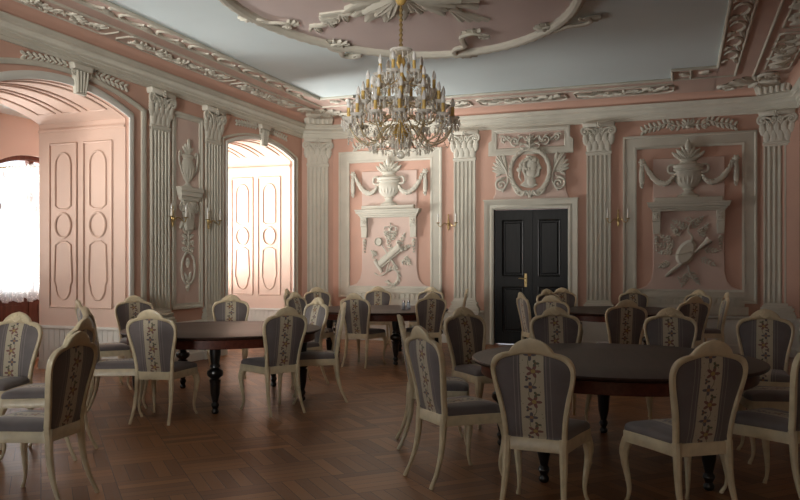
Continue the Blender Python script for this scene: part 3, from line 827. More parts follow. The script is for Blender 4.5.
def ribbon(m, P, r=.012, k=5):
    Q = catmull(P, k); m.tube(Q, [r * (1 + .35 * math.sin(i * .9)) for i in range(len(Q))], 6, flat=1.0)
def sprig(m, b, a, L, n=5, s=1.0, w=.015):
    """a small branch with paired leaves"""
    e = (b[0] + L * math.cos(a), b[1] + L * math.sin(a))
    m.tube([(b[0], b[1], w * .6), ((b[0] + e[0]) / 2 + .01, (b[1] + e[1]) / 2, w), (e[0], e[1], w * .6)], [.008 * s, .007 * s, .004 * s], 5)
    for k in range(n):
        t = (k + .6) / n; p = (b[0] + (e[0] - b[0]) * t, b[1] + (e[1] - b[1]) * t)
        for sg in (-1, 1): m.leaf(p, a + sg * .85, .085 * s * (1 - .4 * t), .034 * s, .018, .004, 2)
    m.leaf(e, a, .07 * s, .035 * s, .018, .004, 2)

# trophy left of the door: rolled scroll, tambourine, flowers and wreath
t = empty('trophy_relief', (-5.19, YB - .028, 1.62), label='ivory plaster trophy with rolled scroll and wreath left of the door', cat='relief'); t.scale = (.9, 1, .95)
m = MB(WALLMAP)
def rot2(p, a): return (p[0] * math.cos(a) - p[1] * math.sin(a), p[0] * math.sin(a) + p[1] * math.cos(a))
A = R(38)
m.prism([rot2(p, A) for p in [(-.30, -.085), (.28, -.085), (.28, .085), (-.30, .085)]], .012, .05, .012)
e0, e1 = rot2((-.36, -.10), A), rot2((-.30, .13), A)
m.tube([(*rot2((-.34, -.15), A), .045), (*rot2((-.33, .13), A), .045)], [.035, .042], 10); m.tube([(*rot2((.28, -.10), A), .04), (*rot2((.28, .10), A), .04)], .026, 10)
m.tube([(*rot2((-.30, 0), A), .045), (*rot2((.28, 0), A), .05)], .055, 8, flat=.7)
m.build('scroll', 'plaster', t)
m = MB(WALLMAP); m.lathe([(.085, 0), (.085, .035), (.075, .045), (.07, .03)], 20, (-.27, .28, 0), axis='w'); m.build('tambourine', 'plaster', t)
m = MB(WALLMAP)
m.tube([(-.20, .22, .02), (0, -.03, .06), (.13, -.28, .02)], [.012, .014, .012], 6); m.tube([(-.10, -.35, .02), (.02, -.05, .05), (.24, .16, .02)], [.010, .012, .010], 6)
m.tube([(.02, -.05, .05), (.17, -.26, .02)], [.014, .02], 6)
m.build('staff', 'plaster', t)
m = MB(WALLMAP)
for k in range(22):
    a = PI * .75 - 2 * PI * .78 * k / 22
    c = (.05 + .135 * math.cos(a), -.42 + .16 * math.sin(a)); m.leaf(c, a - PI / 2 + (.5 if k % 2 else -.5), .085, .04, .022, .004, 2)
ring = [(.05 + .135 * math.cos(PI * .75 - 2 * PI * .8 * k / 24), -.42 + .16 * math.sin(PI * .75 - 2 * PI * .8 * k / 24), .012) for k in range(25)]
m.tube(ring, .013, 6); m.build('wreath', 'plaster', t)
m = MB(WALLMAP)
for b, a, L in (((.0, .30), PI * .5, .22), ((.0, .30), PI * .72, .17), ((.0, .30), PI * .28, .17), ((.20, .20), PI * .35, .22), ((.22, .12), PI * .1, .20), ((.02, .08), PI * .62, .2), ((.30, -.02), -PI * .2, .14), ((.22, -.10), -.3, .2), ((-.30, .0), PI * .8, .12)): sprig(m, b, a, L, 3)
m.build('flower_spray', 'plaster', t)
for c in ((.34, .14), (.08, .42), (-.08, .45), (.17, .27)):
    m = MB(WALLMAP)
    for k in range(5): m.ell((c[0] + .022 * math.cos(k * 1.257), c[1] + .022 * math.sin(k * 1.257), .02), (.02, .013, .014), k * 1.257, 7, 4)
    m.build('blossom', 'plaster', t)
m = MB(WALLMAP)
ribbon(m, [(0, .52, .015), (-.05, .58, .02), (-.13, .56, .02), (-.10, .48, .02), (0, .50, .02), (.10, .48, .02), (.14, .55, .02), (.06, .59, .02), (0, .52, .02)]); ribbon(m, [(0, .66, .01), (.01, .58, .02), (0, .50, .02), (-.02, .36, .02), (.02, .26, .02)])
ribbon(m, [(-.38, .02, .01), (-.40, -.06, .02), (-.32, -.08, .02), (-.33, -.18, .02)]); ribbon(m, [(-.36, -.35, .01), (-.24, -.40, .02), (-.12, -.36, .02), (-.02, -.28, .03)])
m.build('ribbon', 'plaster', t)

# trophy right of the door: lute, horn and flowers
t = empty('trophy_relief', (.10, YB - .028, 1.66), label='ivory plaster trophy with lute and horn right of the door', cat='relief'); t.scale = (.86, 1, .88)
m = MB(WALLMAP)
A = R(62)
body = [rot2((x, y), A) for x, y in [(.24 * math.cos(2 * PI * k / 24) * (1.0 if math.cos(2 * PI * k / 24) < 0 else 1.15), .165 * math.sin(2 * PI * k / 24)) for k in range(24)]]
m.prism([(p[0] - .02, p[1] - .02) for p in body], 0, .085, .05, True)
m.tube([(-.27, -.06, .09), (-.08, -.03, .10), (.08, .02, .10)], .008, 6)
m.build('lute_body', 'plaster', t)
m = MB(WALLMAP); m.tube(catmull([(.09, .20, .05), (.10, .30, .05), (.03, .40, .045), (.06, .52, .03), (.10, .60, .02)], 4), [.026 - .001 * i for i in range(17)], 8); m.build('lute_neck', 'plaster', t)
m = MB(WALLMAP); m.tube([(.10, -.05, .04), (.22, .06, .06), (.34, .17, .06), (.41, .24, .06)], [.015, .03, .045, .075], 12); m.build('horn', 'plaster', t)
m = MB(WALLMAP)
m.tube([(-.38, -.46, .03), (-.28, -.37, .035), (-.08, -.20, .04)], [.026, .038, .03], 8)
m.tube([(.02, -.25, .03), (.06, -.42, .03), (.20, -.60, .02)], [.02, .016, .010], 6); m.build('pipe', 'plaster', t)
for b, a, L in (((-.20, .10), PI * .95, .28), ((-.22, .14), PI * .80, .28), ((-.24, .02), -PI * .97, .22), ((-.12, .30), PI * .7, .22), ((.05, .45), PI * .85, .28), ((.08, .45), PI * .25, .26), ((.22, .30), PI * .3, .22), ((.30, .05), -.1, .22), ((.24, -.10), -.5, .26), ((-.30, -.18), PI * 1.15, .18), ((.05, -.35), -PI * .3, .26), ((.02, -.38), -PI * .62, .24)):
    m = MB(WALLMAP); sprig(m, b, a, L, 4, 1.1); m.build('leaf_sprig', 'plaster', t)
for c in ((-.20, .40), (-.08, .47), (.24, .40), (.30, .33), (-.33, .28)):
    m = MB(WALLMAP)
    for k in range(6): m.ell((c[0] + .03 * math.cos(k * 1.047), c[1] + .03 * math.sin(k * 1.047), .025), (.026, .017, .018), k * 1.047, 7, 4)
    m.build('blossom', 'plaster', t)
m = MB(WALLMAP); ribbon(m, [(.10, .60, .015), (.04, .67, .02), (-.02, .62, .02), (.08, .58, .02), (.18, .64, .02), (.22, .58, .02), (.12, .58, .02)]); ribbon(m, [(-.02, -.40, .01), (-.10, -.50, .02), (-.16, -.47, .02), (-.12, -.58, .02)]); m.build('ribbon', 'plaster', t)

# foliage crest over the right panel
def crest(x, z, w, label):
    t = empty('foliage_relief', (x, YB, z), label=label, cat='relief', group='foliage crests over the wall panels')
    for sg in (-1, 1):
        m = MB(WALLMAP)
        P = catmull([(0, .08, .02), (sg * w * .12, .04, .025), (sg * w * .22, .10, .025), (sg * w * .32, .05, .025), (sg * w * .42, .03, .02), (sg * w * .5, -.03, .01)], 4); m.tube(P, .013, 6)
        for k in range(1, len(P) - 1, 2):
            for s2 in (-1, 1): m.leaf((P[k][0], P[k][1]), (0 if sg > 0 else PI) + s2 * 1.0, .10, .055, .03, .01, 3)
        m.spiral((sg * w * .18, .02), .055, .012, 1.3, PI / 2, .014, .02, dirn=sg); m.build('leaf_scroll', 'plaster', t)
    m = MB(WALLMAP)
    for k in range(7): m.leaf((0, .0), PI / 2 + (k - 3) * .38, .15, .05, .04, .015, 2)
    m.ell((0, .02, .03), (.04, .03, .03), n=10, k=6); m.build('shell', 'plaster', t)
crest(.125, 3.74, 1.45, 'ivory plaster foliage crest above the wall panel right of the door')
crest(-5.22, 3.72, 1.45, 'ivory plaster foliage crest above the wall panel left of the door')

# overdoor: tablet with scrolls, profile portrait in an oval wreath
od = MB(WALLMAP); X0 = (DX0 + DX1) / 2
fl = [(-.70, 2.60), (.70, 2.60), (.63, 2.76), (.63, 3.90), (-.63, 3.90), (-.63, 2.76)]
od.prism(fl, 0, .03, .008)
trim_mesh(od, 'pale', 'pale pink overdoor field above the black double door', 'wall field', (X0, YB, 0))
od = MB(WALLMAP)
O = [(-.76, 3.42), (.76, 3.42), (.76, 3.66), (.70, 3.70), (.70, 3.90), (-.70, 3.90), (-.70, 3.70), (-.76, 3.66)]
I = [(-.60, 3.55), (.60, 3.55), (.60, 3.66), (.60, 3.70), (.60, 3.82), (-.60, 3.82), (-.60, 3.70), (-.60, 3.66)]
st = [(0, .02), (0, .06), (.35, .065), (.6, .05), (.9, .055), (1, .03)]
od.extrude(st, lambda i, p: (O[i % 8][0] + (I[i % 8][0] - O[i % 8][0]) * p[0], O[i % 8][1] + (I[i % 8][1] - O[i % 8][1]) * p[0], p[1]), 9, False, caps=False)
trim_mesh(od, 'plaster', 'ivory framed scroll tablet above the portrait medallion over the door', 'frame moulding', (X0, YB, 0))
t = empty('portrait_relief', (X0, YB - .03, 3.13), label='ivory plaster profile head in an oval wreath over the door', cat='relief')
m = MB(WALLMAP)
egg = [(.345 * math.cos(a) * (1 + .05 * math.sin(a)), .395 * math.sin(a) - .02, .03) for a in [2 * PI * k / 48 for k in range(48)]]
m.tube(egg, [.036 + .005 * math.sin(k * 2.1) for k in range(48)], 8, closed=True)
for k in range(34):
    a = 2 * PI * k / 34; s = 1 if math.cos(a) > 0 else -1
    m.leaf((.345 * math.cos(a), .395 * math.sin(a) - .02), a + s * 1.2, .09, .04, .035, .01, 2, .035)
m.build('wreath', 'plaster', t)
m = MB(WALLMAP)
disc = [(.30 * math.cos(2 * PI * k / 32), .345 * math.sin(2 * PI * k / 32) - .02) for k in range(32)]; m.prism(disc, 0, .008); m.build('medallion_field', 'salmon', t)
m = MB(WALLMAP)
head = [(.045, .215), (.10, .195), (.135, .15), (.142, .105), (.15, .085), (.178, .03), (.178, .018), (.152, .012), (.158, -.005), (.150, -.016), (.156, -.03), (.145, -.045), (.150, -.065), (.138, -.09), (.10, -.10), (.06, -.115), (.055, -.15), (.085, -.19), (.12, -.22), (.03, -.262), (-.06, -.25), (-.15, -.215), (-.12, -.19), (-.075, -.15), (-.08, -.09), (-.10, -.03), (-.115, .06), (-.09, .15), (-.03, .20)]
head = [(p[0] * 1.2, p[1] * 1.2 + .0) for p in head]
m.prism(head, .005, .06, .012, True)
m.ell((.04, .08, .05), (.10, .13, .04), 0, 14, 8); m.ell((.03, -.03, .05), (.10, .09, .035), 0, 14, 8); m.ell((.02, -.20, .04), (.09, .10, .035), 0, 12, 6)
m.ell((.125, .09, .075), (.020, .011, .010), .2, 8, 5); m.ell((-.01, .03, .085), (.020, .034, .012), .2, 8, 5)
m.build('profile_head', 'plaster', t)
m = MB(WALLMAP)
random.seed(5)
for k in range(34):
    a = random.uniform(.22 * PI, 1.30 * PI); r = random.uniform(.08, .16)
    c = (-.01 + r * 1.0 * math.cos(a), .095 + r * .95 * math.sin(a))
    m.ell((c[0], c[1], .075), (.044, .026, .022), a + 1.2, 7, 4)
m.ell((-.19, .02, .05), (.05, .045, .035), n=9, k=6); m.tube([(-.18, -.02, .05), (-.19, -.11, .04), (-.15, -.19, .035)], [.02, .022, .01], 7)
m.build('hair', 'plaster', t)
m = MB(WALLMAP)
for sg in (-1, 1):
    ribbon(m, [(0, .42, .04), (sg * .08, .48, .05), (sg * .17, .46, .05), (sg * .14, .40, .04), (sg * .02, .42, .04)], .016)
    ribbon(m, [(sg * .02, .42, .03), (sg * .15, .50, .03), (sg * .23, .48, .03)], .013)
    m2 = MB(WALLMAP); ribbon(m2, [(0, -.46, .03), (sg * .06, -.36, .06), (sg * .14, -.44, .05), (sg * .22, -.40, .04), (sg * .30, -.28, .03)], .02); m2.build('lower_swag', 'plaster', t)
m.tube([(0, .58, .03), (0, .50, .05), (0, .40, .05)], .02, 6); m.build('bow', 'plaster', t)
m = MB(WALLMAP); m.tube([(0, -.48, .03), (0, -.35, .06)], [.035, .012], 8); m.build('tassel', 'plaster', t)
for sg in (-1, 1):
    m = MB(WALLMAP)
    for k in range(6): m.leaf((sg * .43, -.02), (PI / 2 - sg * (.15 + .25 * k)), .36 - .02 * k, .085, .035, .012, 4)
    for k in range(4): m.leaf((sg * .62, .12 - .10 * k), PI / 2 + sg * (.7 + .15 * k), .20, .06, .03, .01, 3)
    m.spiral((sg * .51, -.24), .12, .02, 1.6, PI / 2, .026, .03, dirn=-sg)
    m.tube(catmull([(sg * .60, .28, .02), (sg * .50, .14, .03), (sg * .42, -.02, .03), (sg * .40, -.20, .03), (sg * .50, -.37, .02)], 4), .016, 6)
    m.build('leaf_spray', 'plaster', t)
t = empty('scroll_relief', (X0, YB - .03, 3.685), label='ivory plaster rosette and running scrolls in the tablet over the door', cat='relief')
for sg in (-1, 1):
    m = MB(WALLMAP)
    m.spiral((sg * .27, -.02), .085, .012, 1.2, -PI / 2, .020, .02, dirn=sg); m.spiral((sg * .46, .03), .065, .012, 1.2, -PI / 2, .018, .02, dirn=sg)
    m.tube(catmull([(sg * .08, 0, .02), (sg * .16, .06, .02), (sg * .27, -.10, .02), (sg * .38, .0, .02), (sg * .50, .09, .02), (sg * .56, .06, .02)], 4), .014, 6)
    for k in range(4): m.leaf((sg * (.14 + .1 * k), .03), (0 if sg > 0 else PI) + (.6 if k % 2 else -.6), .10, .045, .025, .008, 2)
    m.build('running_scroll', 'plaster', t)
m = MB(WALLMAP)
for k in range(8): m.leaf((0, 0), k * PI / 4, .10, .05, .035, .01, 2)
m.ell((0, 0, .035), (.03, .03, .025), n=10, k=6); m.build('rosette', 'plaster', t)

# ------------------------------------------------------------------ left wall: narrow relief panel between the pilasters
YP = 9.725
fm = MB(WALLMAP)
o, zt, zb, w = .375, 3.70, .80, .085
O = [(-o, zb), (o, zb), (o, zt), (-o, zt)]; I = [(-o + w, zb + w), (o - w, zb + w), (o - w, zt - w), (-o + w, zt - w)]
fm.extrude([(0, 0), (0, .045), (.3, .05), (.6, .03), (1, .035), (1, 0)], lambda i, p: (O[i % 4][0] + (I[i % 4][0] - O[i % 4][0]) * p[0], O[i % 4][1] + (I[i % 4][1] - O[i % 4][1]) * p[0], p[1]), 5, caps=False)
trim_mesh(fm, 'plaster', 'narrow ivory frame moulding between the two left wall pilasters', 'frame moulding', (XL, YP, 0), PI / 2)
fm = MB(WALLMAP); fm.prism([(-.30, .88), (.30, .88), (.30, 3.62), (-.30, 3.62)], 0, .012)
trim_mesh(fm, 'pale', 'pale pink narrow field between the two left wall pilasters', 'wall field', (XL, YP, 0), PI / 2)
t = empty('urn_relief', (XL + .012, YP, 2.66), PI / 2, label='ivory plaster two-handled vase in the narrow panel on the left wall', cat='relief'); t.scale = (.9, .7, .88); t.location.z = 2.60
m = MB(WALLMAP); m.lathe([(.13, 0), (.13, .03), (.07, .06), (.05, .09), (.06, .11)], 20, (0, 0, 0), 1, .6, 'v'); m.build('foot', 'plaster', t)
m = MB(WALLMAP); m.lathe([(.05, .10), (.12, .15), (.18, .26), (.20, .36), (.16, .44), (.12, .48), (.15, .52), (.18, .54), (.16, .56), (.08, .58)], 24, (0, 0, 0), 1, .6, 'v')
for k in range(7):
    a = PI * (k + .5) / 7; u, w_ = -.17 * math.cos(a), .10 * math.sin(a); m.tube([(u * .5, .15, w_ * .7), (u, .26, w_ * 1.05), (u * 1.12, .36, w_ * 1.15)], [.01, .02, .01], 6)
m.build('bowl', 'plaster', t)
for sg in (-1, 1):
    m = MB(WALLMAP); m.tube(catmull([(sg * .12, .20, .03), (sg * .20, .30, .04), (sg * .25, .44, .04), (sg * .25, .58, .04), (sg * .20, .60, .04), (sg * .19, .52, .03)], 4), .02, 6); m.build('handle', 'plaster', t)
m = MB(WALLMAP)
for k in range(5): m.leaf((0, .58), PI / 2 + (k - 2) * .45, .18, .07, .05, .02, 3)
m.ell((0, .74, .04), (.04, .10, .04), n=9, k=6); m.build('fruit_top', 'plaster', t)
t = empty('wall_bracket', (XL + .012, YP, 0), PI / 2, label='ivory plaster shelf with leafy console under the vase on the left wall', cat='wall shelf'); t.scale = (.85, .7, 1); t.location.z = -.06
m = MB(WALLMAP)
for a, b, e, d in ((2.47, 2.53, .27, .12), (2.53, 2.60, .31, .17), (2.60, 2.66, .34, .20)): m.prism([(-e + .02, a), (e - .02, a), (e, b), (-e, b)], 0, d, .008)
m.build('shelf', 'plaster', t)
m = MB(WALLMAP); m.prism([(-.10, 2.02), (.10, 2.02), (.20, 2.47), (-.20, 2.47)], 0, .10, .03)
for k in range(5): m.leaf((0, 2.46), -PI / 2 + (k - 2) * .45, .26, .10, .06, .03, 3, .06)
for sg in (-1, 1): m.spiral((sg * .20, 2.36), .07, .012, 1.4, PI / 2, .02, .06, dirn=-sg); m.leaf((sg * .1, 2.2), -PI / 2 + sg * .7, .2, .08, .05, .02, 3)
m.build('console', 'plaster', t)
t = empty('trophy_relief', (XL + .012, YP, 1.5), PI / 2, label='ivory plaster flower drop and oval wreath low on the left wall', cat='relief')
m = MB(WALLMAP)
ring = [(.165 * math.cos(2 * PI * k / 32), -.10 + .24 * math.sin(2 * PI * k / 32), .02) for k in range(32)]; m.tube(ring, [.022 + .005 * math.sin(k * 2) for k in range(32)], 7, closed=True); m.build('oval_wreath', 'plaster', t)
m = MB(WALLMAP)
m.tube([(0, .52, .02), (0, .30, .025), (0, .14, .02)], .015, 6)
for k in range(4):
    for sg in (-1, 1): m.leaf((0, .42 - k * .085), PI / 2 + sg * (1.0 + .1 * k), .16, .07, .035, .012, 3)
for c in ((-.10, .30), (.10, .28), (0, .22), (-.07, .18), (.08, .17)):
    for k in range(5): m.ell((c[0] + .024 * math.cos(k * 1.257), c[1] + .024 * math.sin(k * 1.257), .025), (.022, .015, .016), k * 1.257, 7, 4)
for sg in (-1, 1): m.leaf((0, -.30), PI / 2 + sg * .5, .16, .06, .04, .01, 3)
m.leaf((0, -.28), -PI / 2, .16, .10, .05, .01, 3); m.leaf((0, .06), -PI / 2, .15, .10, .04, .01, 3)
m.build('flower_drop', 'plaster', t)

# keystones and laurel over the niche arches
for q, (a, b) in enumerate(NICHES):
    yc = [7.52, (a + b) / 2][q]; where = ['near', 'far'][q]
    t = empty('keystone', (XL, yc, 0), PI / 2, label='ivory fluted keystone bracket over the %s niche arch' % where, cat='keystone', group='keystones over the niches')
    m = MB(WALLMAP); m.prism([(-.085, 3.54), (.085, 3.54), (.12, 3.83), (-.12, 3.83)], 0, .08, .02); m.prism([(-.145, 3.83), (.145, 3.83), (.17, 3.90), (-.17, 3.90)], 0, .12, .01)
    m.build('block', 'plaster', t)
    m = MB(WALLMAP)
    for k in range(4): u = -.075 + .05 * k; m.tube([(u * .8, 3.56, .08), (u, 3.70, .09), (u * 1.15, 3.82, .095)], [.012, .018, .016], 6)
    for sg in (-1, 1): m.spiral((sg * .12, 3.79), .045, .01, 1.3, PI / 2, .014, .07, dirn=-sg)
    m.build('fluting', 'plaster', t)
    for sg in (-1, 1):
        g = empty('laurel_relief', (XL, yc, 0), PI / 2, label='ivory laurel spray %s of the keystone over the %s niche' % ('right' if sg > 0 else 'left', where), cat='relief', group='laurel sprays over the niches')
        m = MB(WALLMAP)
        for k in range(8):
            u = sg * (.20 + k * .088); v = 3.855 - .085 * ((abs(u) - .2) ** 1.6)
            sl = -sg * .16 * (abs(u) - .2)
            for s2 in (-1, 1): m.leaf((u, v), (0 if sg > 0 else PI) + s2 * .6 + sl, .105 - .003 * k, .05, .03, .012, 1, .004)
            m.ell((u, v, .025), (.016, .014, .014), n=7, k=4)
        m.build('leaves', 'plaster', g)
# ------------------------------------------------------------------ ceiling border
IL, IB, IR = XL + 1.14, YB - 1.28, XR - 1.24        # inner edge of the pink border
ZT = ZC
def ceil_quad(mb, pts, w=.014):
    mb.prism(pts, 0, w)
CM = lambda u, v, w: (u, v, ZC - w)
b = MB(CM)
ceil_quad(b, [(XL + .1, YF), (IL, YF), (IL, IB + .0), (IL, YB - .1), (XL + .1, YB - .1)]); ceil_quad(b, [(IR, YF), (XR - .1, YF), (XR - .1, YB - .1), (IR, YB - .1)])
ceil_quad(b, [(IL - .01, IB), (IR + .01, IB), (IR + .01, YB - .1), (IL - .01, YB - .1)])
for xa, xb in ((IL - .01, IL + .62), (IR - .62, IR + .01)): ceil_quad(b, [(xa, IB - .60), (xb, IB - .60), (xb, IB + .01), (xa, IB + .01)])
trim_mesh(b, 'border', 'wide salmon-pink painted border round the flat ceiling', 'ceiling border')
b = MB(CM)
def bead(P, r=.024, closed=False): b.tube([(p[0], p[1], .02) for p in P], r, 8, closed=closed)
# scroll strip edges along the left and right sides; they turn a short way along the back
RT = .62
for sx, xi in ((1, IL), (-1, IR)):
    bead([(xi, YF), (xi, IB - .60), (xi + sx * RT, IB - .60), (xi + sx * RT, IB)])
    bead([(xi - sx * .26, YF), (xi - sx * .26, IB + .02), (xi + sx * RT, IB + .02)], .02)
    bead([(xi - sx * .52, YF), (xi - sx * .52, IB + .25)], .018)
    bead([(xi + sx * .36, IB - .60), (xi + sx * .36, IB - .02)], .02)
bead([(IL + RT, IB), (IR - RT, IB)], .022)
bead([(IL + RT, IB + .28), (IR - RT, IB + .28)], .012)
trim_mesh(b, 'plaster', 'ivory beads outlining the strips of the ceiling border', 'moulding')
# paler ornamented fields in the border
b = MB(CM)
def field(x0, y0, x1, y1, c=.10):
    P = [(x0 + c, y0), (x1 - c, y0), (x1, y0 + c), (x1, y1 - c), (x1 - c, y1), (x0 + c, y1), (x0, y1 - c), (x0, y0 + c)]
    b.prism(P, .010, .020)
BACKF = [(-5.05, -3.95), (-3.80, -1.30), (-1.15, .0)]
BACKF = [(-4.95, -3.45), (-3.30, -1.80), (-1.65, -.10)]
for x0, x1 in BACKF: field(x0, IB + .34, x1, YB - .40)
LEFTF = [(2.4, 4.9), (5.1, 7.6), (7.8, 10.2), (10.4, 12.3)]
for y0, y1 in LEFTF: field(XL + .28, y0, XL + .60, y1, .06); field(XR - .60, y0, XR - .28, y1, .06)
trim_mesh(b, 'pale', 'paler pink oblong fields set in the ceiling border', 'ceiling field')
b = MB(CM)
for x0, x1 in BACKF:
    y0, y1 = IB + .34, YB - .40; c = .10
    b.tube([(p[0], p[1], .022) for p in [(x0 + c, y0), (x1 - c, y0), (x1, y0 + c), (x1, y1 - c), (x1 - c, y1), (x0 + c, y1), (x0, y1 - c), (x0, y0 + c)]], .014, 6, closed=True)
for y0, y1 in LEFTF:
    for x0, x1 in ((XL + .28, XL + .60), (XR - .60, XR - .28)):
        c = .06
        b.tube([(p[0], p[1], .022) for p in [(x0 + c, y0), (x1 - c, y0), (x1, y0 + c), (x1, y1 - c), (x1 - c, y1), (x0 + c, y1), (x0, y1 - c), (x0, y0 + c)]], .013, 6, closed=True)
trim_mesh(b, 'plaster', 'thin ivory beads round the pale ceiling border fields', 'moulding')

def foliage_run(name, x, y, ang, L, Wd, label, group, seed):
    """running foliage with a central cluster, lying along a border field"""
    t = empty(name, (x, y, ZC - .018), ang, label=label, cat='relief', group=group)
    random.seed(seed)
    for sg in (-1, 1):
        m = MB(CEILMAP)
        P = catmull([(sg * .06, 0, .02), (sg * L * .14, Wd * .22, .02), (sg * L * .24, -Wd * .18, .02), (sg * L * .34, Wd * .16, .02), (sg * L * .42, -Wd * .1, .02), (sg * L * .5, 0, .01)], 5)
        m.tube(P, .017, 6)
        for k in range(1, len(P) - 1, 2):
            for s2 in (-1, 1): m.leaf((P[k][0], P[k][1]), (0 if sg > 0 else PI) + s2 * random.uniform(.6, 1.2), Wd * .42, Wd * .2, .04, .012, 3)
        m.spiral((sg * L * .18, -Wd * .1), Wd * .28, .012, 1.2, PI / 2, .018, .022, dirn=sg); m.spiral((sg * L * .36, Wd * .05), Wd * .22, .012, 1.2, -PI / 2, .016, .022, dirn=-sg)
        m.build('leaf_scroll', 'plaster', t)
    m = MB(CEILMAP)
    for k in range(9): m.leaf((0, 0), 2 * PI * k / 9, Wd * .40, Wd * .2, .05, .015, 3)
    for k in range(6): m.ell((.035 * math.cos(k * 1.047), .035 * math.sin(k * 1.047), .045), (.03, .02, .022), k * 1.047, 7, 4)
    m.build('flower_cluster', 'plaster', t)
wh = ['nearest the left corner', 'over the black door', 'nearest the right corner']
for i, (x0, x1) in enumerate(BACKF):
    foliage_run('foliage_relief', (x0 + x1) / 2, (IB + .34 + YB - .40) / 2, 0, (x1 - x0) * .86, .40, 'ivory leaf scroll on the back ceiling border, %s' % wh[i], 'leaf scrolls of the back ceiling border', i)
wl = ['furthest forward', 'second from the viewer', 'third from the viewer', 'closest to the back wall']
for i, (y0, y1) in enumerate(LEFTF):
    if i > 0:
        foliage_run('foliage_relief', XL + .44, (y0 + y1) / 2, PI / 2, (y1 - y0) * .85, .27, 'ivory leaf scroll on the left ceiling border, %s' % wl[i], 'leaf scrolls of the left ceiling border', 10 + i)
    if i > 1: foliage_run('foliage_relief', XR - .44, (y0 + y1) / 2, PI / 2, (y1 - y0) * .85, .34, 'ivory leaf scroll on the right ceiling border, %s' % wl[i], 'leaf scrolls of the right ceiling border', 20 + i)
# C-scroll strips: one continuous running ornament on each side
for xi, sx, side in ((IL - .13, 1, 'left'), (IR + .13, -1, 'right')):
    m = MB(CM); y = 2.0; k = 0
    while y < IB - .75:
        c = (xi, y)
        P = [(xi + .085 * math.cos(a), y + .20 * math.sin(a), .022) for a in [PI * .5 + sx * (2 * PI * .72) * i / 14 for i in range(15)]]
        m.tube(P, [.024 - .010 * abs(i - 7) / 7 for i in range(15)], 6)
        m.leaf((xi - sx * .05, y + .20), PI / 2 + .2 * sx, .30, .08, .03, .01, 3, .012)
        m.leaf((xi + sx * .05, y + .22), PI / 2 - .3 * sx, .20, .06, .028, .01, 2, .012)
        m.ell((xi + sx * .03, y + .26, .02), (.024, .04, .018), n=7, k=5)
        y += .66; k += 1
    trim_mesh(m, 'plaster', 'running ivory C-scroll strip along the %s side of the ceiling' % side, 'scroll moulding')
# corner ornaments: scrolls, shell and fluted console in the two far corners
for cx, sx, side in ((XL, 1, 'left'), (XR, -1, 'right')):
    t = empty('corner_relief', (cx + sx * .62, YB - .72, ZC - .015), label='ivory shell and scroll ornament in the far %s ceiling corner' % side, cat='relief', group='ceiling corner ornaments')
    m = MB(CEILMAP)
    for k in range(9): m.leaf((0, 0), math.atan2(1, -sx) + (k - 4) * .30, .36 - .02 * abs(k - 4), .11, .07, .05, 3)
    m.build('shell', 'plaster', t)
    for q, (dx, dy, dr) in enumerate(((.46, .18, 1), (-.12, -.46, -1))):
        m = MB(CEILMAP); m.spiral((sx * dx, dy), .16, .02, 1.7, PI / 2, .040, .04, 7, 32, dirn=dr * sx)
        for k in range(5): m.leaf((sx * dx * .6, dy * .6), k * 1.25, .20, .10, .05, .02, 3)
        m.build('scroll', 'plaster', t)
    m = MB(CEILMAP)
    for k in range(6):
        a = math.atan2(-1, sx) + (k - 2.5) * .42
        m.leaf((.05 * math.cos(a), .05 * math.sin(a)), a, .55 if k in (0, 5) else .38, .15, .06, .02, 5)
    m.build('leaf_spray', 'plaster', t)
    cn = empty('corner_console', (cx + sx * .30, YB - .20, 4.10), math.atan2(CLB[1] - CLL[1], CLB[0] - CLL[0]) * sx, label='ivory fluted console block above the far %s corner pilaster' % side, cat='console', group='corner consoles')
    m = MB(WALLMAP); m.prism([(-.26, .06), (.26, .06), (.30, .20), (-.30, .20)], -.05, .26, .03); m.build('block', 'plaster', cn)
    m = MB(WALLMAP)
    for k in range(5): u = -.18 + .09 * k; m.tube([(u, .06, .25), (u, .13, .27), (u * 1.1, .20, .26)], .03, 6)
    m.build('fluting', 'plaster', cn)
    for xo in (0, 1):
        g = MB(CM)
    # short strip beside the corner filled with leaves
    t = empty('foliage_relief', ((IL if sx > 0 else IR) + sx * .30, IB - .30, ZC - .015), label='ivory leaf sprig in the short strip end at the far %s corner' % side, cat='relief', group='strip end sprigs')
    m = MB(CEILMAP)
    for s2 in (-1, 1):
        m.spiral((s2 * .15, 0), .08, .012, 1.3, PI / 2, .02, .02, dirn=s2)
        for k in range(3): m.leaf((s2 * .05, 0), (0 if s2 > 0 else PI) + (k - 1) * .7, .18, .07, .04, .012, 3)
    m.build('leaves', 'plaster', t)

# ------------------------------------------------------------------ ceiling oval with rosette
EX, EY, EA, EB = -2.72, 7.50, 1.83, 2.36
ell = lambda a, f=1.0, d=0.0: (EX + (EA * f + d) * math.cos(a), EY + (EB * f + d) * math.sin(a))
m = MB(CM); m.prism([ell(2 * PI * k / 72) for k in range(72)], 0, .012)
trim_mesh(m, 'ceilpink', 'dusty pink oval field in the middle of the ceiling', 'ceiling field')
m = MB(CM); K = 160
m.tube([(*ell(2 * PI * k / K), .03) for k in range(K)], [.058 + .010 * (k % 2) for k in range(K)], 10, closed=True)
for k in range(100):
    a = 2 * PI * k / 100
    t_ = math.atan2(EB * math.cos(a), -EA * math.sin(a))
    for s2 in (-1, 1): m.leaf(ell(a, 1, s2 * .012), t_ + s2 * .5, .11, .05, .035, .01, 2, .05)
trim_mesh(m, 'plaster', 'ivory leaf-bound ring moulding round the ceiling oval', 'ring moulding')
oc = {R(82): ('right of the chandelier', .85), R(136): ('left of the chandelier rod', .75), R(172): ('at the left end', .6), R(40): ('at the right end', .7)}
